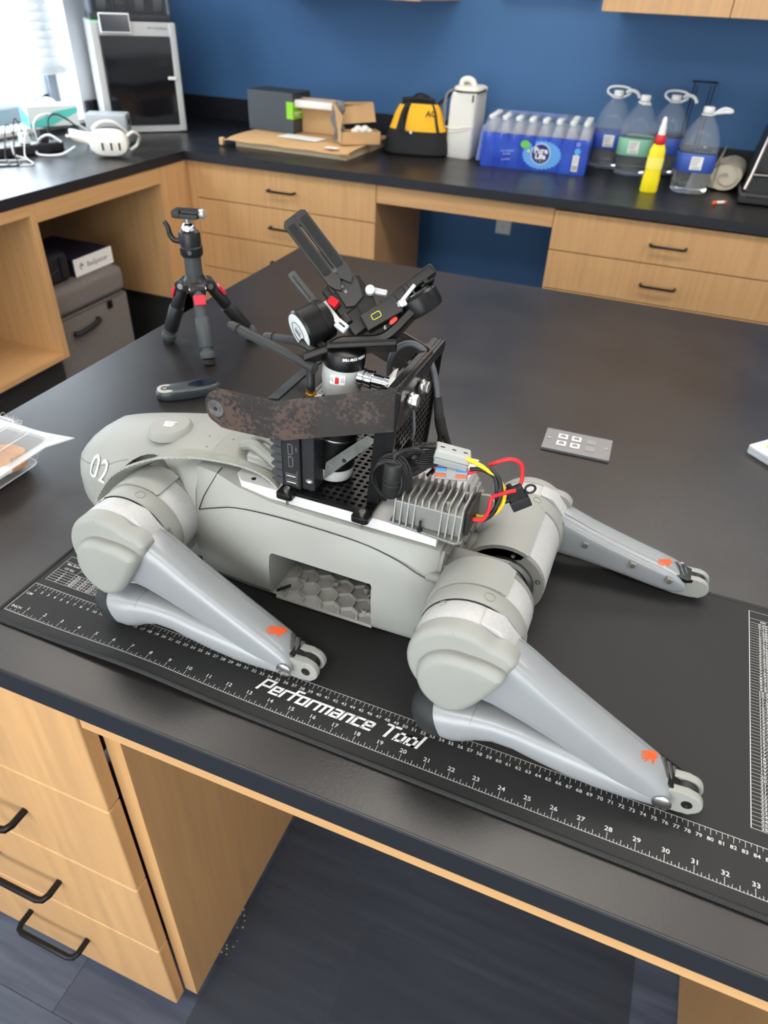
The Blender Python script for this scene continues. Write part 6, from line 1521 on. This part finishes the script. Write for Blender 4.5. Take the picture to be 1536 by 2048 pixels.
# yellow bottle
yb = thing('yellow_bottle', 'yellow plastic squeeze bottle with a red collar and white tip', 'bottle', (.247, 2.872, 0), rot=.15)
def ov(a, b, z, e=2.6): return [(x, y, z) for x, y in sup(a, b, e, 28)]
part('bottle', G().rings([ov(.031, .018, .0), ov(.034, .020, .006), ov(.033, .0195, .05), ov(.029, .018, .09), ov(.031, .019, .110), ov(.029, .018, .150), ov(.022, .016, .168), ov(.018, .015, .174)]), mat('bright_yellow', (246, 226, 30), .35), yb)
part('collar', G().lathe([(.0185, .170), (.0205, .174), (.0190, .198), (.0150, .203)], (0, 0, 0), (0, 0, 1), 24), mat('bright_red', (206, 34, 44), .4), yb)
part('tip', G().lathe([(.0145, .200), (.0130, .226), (.0100, .240), (.0095, .252), (.0060, .262), (.0, .264)], (0, 0, 0), (0, 0, 1), 20), WHT, yb)
part('label', G().rings([ov(.0312, .0192, .085), ov(.0318, .0196, .100), ov(.0318, .0197, .125)], False, False), mat('paler_yellow', (250, 238, 110), .4), yb)
# wire rack
wr = thing('wire_rack', 'thin black wire stand behind the water jugs against the blue wall', 'rack', (.35, 3.36, 0))
part('frame', G().tube([(.305, 3.33, .0), (.312, 3.35, .345), (.392, 3.36, .345), (.385, 3.33, .0)], .0028, 6).tube([(.318, 3.36, .0), (.324, 3.37, .335), (.378, 3.37, .335), (.372, 3.37, .0)], .0022, 6), BLK, wr)
part('top_bar', G().tube([(.300, 3.355, .347), (.402, 3.360, .347)], .0035, 6), BLK, wr)
# napkins / rolled cloth
nr = thing('rolled_towels', 'rolled cream paper towels with loose folds beside the coffee machine', 'towel', (.52, 3.12, 0))
CRM = mat('cream_paper', (216, 208, 190), .85, bump=.3, bscale=120)
g = G(); n = 30
def spiral(y, s, off): return [(.522 + off + s * (.058 + .004 * math.sin(3 * a)) * math.cos(a), y, .056 + s * (.052 + .003 * math.sin(2 * a + 1)) * math.sin(a)) for a in [2 * PI * k / n for k in range(n)]]
g.rings([spiral(3.045, .93, 0), spiral(3.035, 1, 0), spiral(3.12, 1.04, .01), spiral(3.25, .98, .02)])
part('roll', g, CRM, nr)
g = G(); g.grid(lambda a, b: Vector((.522 + (.006 + .045 * a) * math.cos(7 * a + .5), 3.032 - .003 * math.sin(a * 9) + .01 * b, .056 + (.006 + .042 * a) * math.sin(7 * a + .5))), 40, 3)
part('roll_end', g, CRM, nr)
g = G()
for (x, y, h, tx, w) in ((.462, 3.05, .150, .030, .030), (.492, 3.06, .120, .040, .022), (.470, 3.04, .100, .015, .04)):
    g.grid(lambda a, b, x=x, y=y, h=h, tx=tx, w=w: Vector((x + tx * b + (a - .5) * w * (1.05 - b), y + .012 * math.sin(a * 5), .012 + h * b)), 6, 8)
part('loose_fold', g, CRM, nr)
solo('loose_cloth', G().rings([[(.415 + .03 * math.cos(a) * s, 3.075 + .02 * math.sin(a) * s, z) for a in [2 * PI * k / 14 for k in range(14)]] for s, z in ((1.2, .001), (1, .02), (.7, .08), (.4, .13), (.1, .15))]), CRM, 'crumpled cream tissue standing behind the front water jug', 'tissue', (.415, 3.075, 0))
# marker
mk = thing('marker', 'small white and orange marker lying on the counter', 'marker', (.515, 2.80, .0072))
mA, mB = Vector((.494, 2.775, .0072)), Vector((.538, 2.815, .0072))
part('barrel', G().cyl(mA.lerp(mB, .22), mA.lerp(mB, .82), .0058, n=14), mat('marker_white', (226, 222, 214), .5), mk)
part('cap', G().cyl(mA, mA.lerp(mB, .22), .0068, n=14, bev=.001), mat('marker_orange', (232, 92, 46), .45), mk)
part('end_plug', G().cyl(mA.lerp(mB, .82), mB, .0062, n=14, bev=.001), mat('marker_orange', (232, 92, 46), .45), mk)
# coffee machine cut by the right edge
cm_ = thing('coffee_machine', 'black and chrome coffee machine cut off by the right edge of the picture', 'coffee machine', (.70, 3.0, 0))
part('base', G().box(.578, .86, 2.84, 3.24, .004, .040, .006, seg=3), mat('machine_black', (34, 35, 36), .3), cm_)
part('drip_tray', G().prism([(.592, .040), (.86, .040), (.86, .105), (.600, .085)], 2.90, 3.22, XZ()), mat('machine_black', (34, 35, 36), .3), cm_)
part('body', G().prism([(.602, .088), (.86, .088), (.86, .33), (.645, .33)], 2.98, 3.24, XZ(), bev=.004), mat('machine_dark', (40, 41, 40), .45), cm_)
part('chrome_trim', G().tube([(.594, 2.885, .045), (.604, 2.90, .090), (.628, 2.965, .230), (.645, 2.972, .335), (.72, 2.972, .340)], .0065, 8).tube([(.606, 2.90, .096), (.86, 2.90, .104)], .005, 8), mat('dark_chrome', (150, 144, 144), .18, .9), cm_)
g = G()
for k in range(10): g.box(.606 + k * .008, .611 + k * .008, 2.838, 2.841, .024, .034)
part('vent_slots', g, BLKG, cm_, kind='stuff')
part('top_tray', G().prism(rrect(.21, .2, .02, cx=.752, cy=3.10), .335, .352), mat('machine_black', (34, 35, 36), .3), cm_)
part('glass_jar', G().lathe([(.035, .352), (.04, .36), (.04, .43), (.03, .44)], (.70, 3.05, 0), (0, 0, 1), 20), mat('dark_jar', (60, 62, 90), .1), cm_)
# under the left counter
sc2 = thing('grey_suitcase', 'grey hard-sided fabric case with a black handle standing on the floor under the left counter', 'suitcase', (-1.95, 1.92, ZF))
FB = mat('grey_case_fabric', (112, 106, 102), .85, noise=.08, nscale=80, bump=.4, bscale=900)
part('lower_shell', G().box(-2.20, -1.80, 1.668, 2.135, ZF + .003, -.505, .018, seg=4), FB, sc2)
part('lid', G().box(-2.20, -1.798, 1.668, 2.135, -.503, -.392, .03, seg=5), FB, sc2)
part('handle', G().tube([(-1.796, 1.775, -.578), (-1.778, 1.790, -.576), (-1.774, 1.85, -.570), (-1.778, 1.905, -.562), (-1.796, 1.920, -.562)], .011, 10, smooth=4), BLK, sc2)
part('latch', G().box(-1.800, -1.794, 1.992, 2.022, -.545, -.512, .002), BLKG, sc2)
part('piping', G().tube([(-1.797, 1.69, -.504), (-1.797, 2.115, -.504)], .003, 6), mat('case_piping', (86, 82, 79), .7), sc2)
lb2 = thing('white_label_box', 'flat dark box with a white printed end lying on the grey case', 'box', (-1.97, 2.02, -.391))
part('carton', G().box(-2.16, -1.852, 1.905, 2.135, -.391, -.322, .002), mat('navy_carton', (34, 32, 48), .5), lb2)
part('white_end', G().box(-1.852, -1.847, 1.905, 2.135, -.391, -.322, .001), mat('paper_white', (236, 236, 234), .6), lb2)
g = G(); put(g, 'flexSpencer', (-1.8465, 2.040, -.357), (0, 1, 0), (0, 0, 1), .030, wx=.9)
P = [Vector((-1.8465, 1.945 + .010 * math.cos(a), -.357 + .010 * math.sin(a))) for a in [PI * 2 * k / 12 for k in range(10)]]
g.tube(P, .0016, 5); g.tube([(-1.8465, 1.945, -.340), (-1.8465, 1.945, -.357)], .0018, 5)
part('lettering', g, mat('navy_print', (52, 58, 84), .6), lb2, ang=0)
bg_ = thing('black_soft_bag', 'black padded bag lying on the grey case left of the white box end', 'bag', (-1.95, 1.79, -.391))
part('body', G().box(-2.18, -1.845, 1.655, 1.885, -.391, -.275, .025, seg=4), mat('black_nylon', (24, 26, 34), .7, bump=.4, bscale=200), bg_)
part('strap', G().box(-1.852, -1.838, 1.825, 1.850, -.375, -.290, .004).tube([(-1.842, 1.68, -.33), (-1.838, 1.74, -.345), (-1.842, 1.81, -.33)], .006, 8, smooth=3), BLK, bg_)
solo('grey_post', G().box(-2.48, -2.44, 1.9, 2.02, ZF, -.05, .002), mat('grey_post', (120, 122, 124), .6), 'grey conduit cover on the wall behind the black bag', 'post', (-2.46, 1.96, ZF))
# crumbs on the floor by the vinyl mat
g = G()
for k in range(14): g.sphere((-.085 + random.uniform(-.012, .012), .16 + random.uniform(-.05, .05), ZF + .002), random.uniform(.0012, .0022), 5)
solo('floor_crumbs', g, mat('crumb', (190, 170, 130), .9), 'scatter of tiny crumbs on the floor at the edge of the vinyl mat', 'crumbs', (-.085, .16, ZF), kind='stuff')

# ================================================================ finish: put the floor at z = 0
bpy.data.objects.remove(_fo)
for o in list(bpy.data.objects):
    if o.parent is None:
        if o is camo: camo.matrix_world = Matrix.Translation((0, 0, UP)) @ camo.matrix_world
        else: o.location.z += UP
for m in list(bpy.data.meshes):
    if m.users == 0: bpy.data.meshes.remove(m)
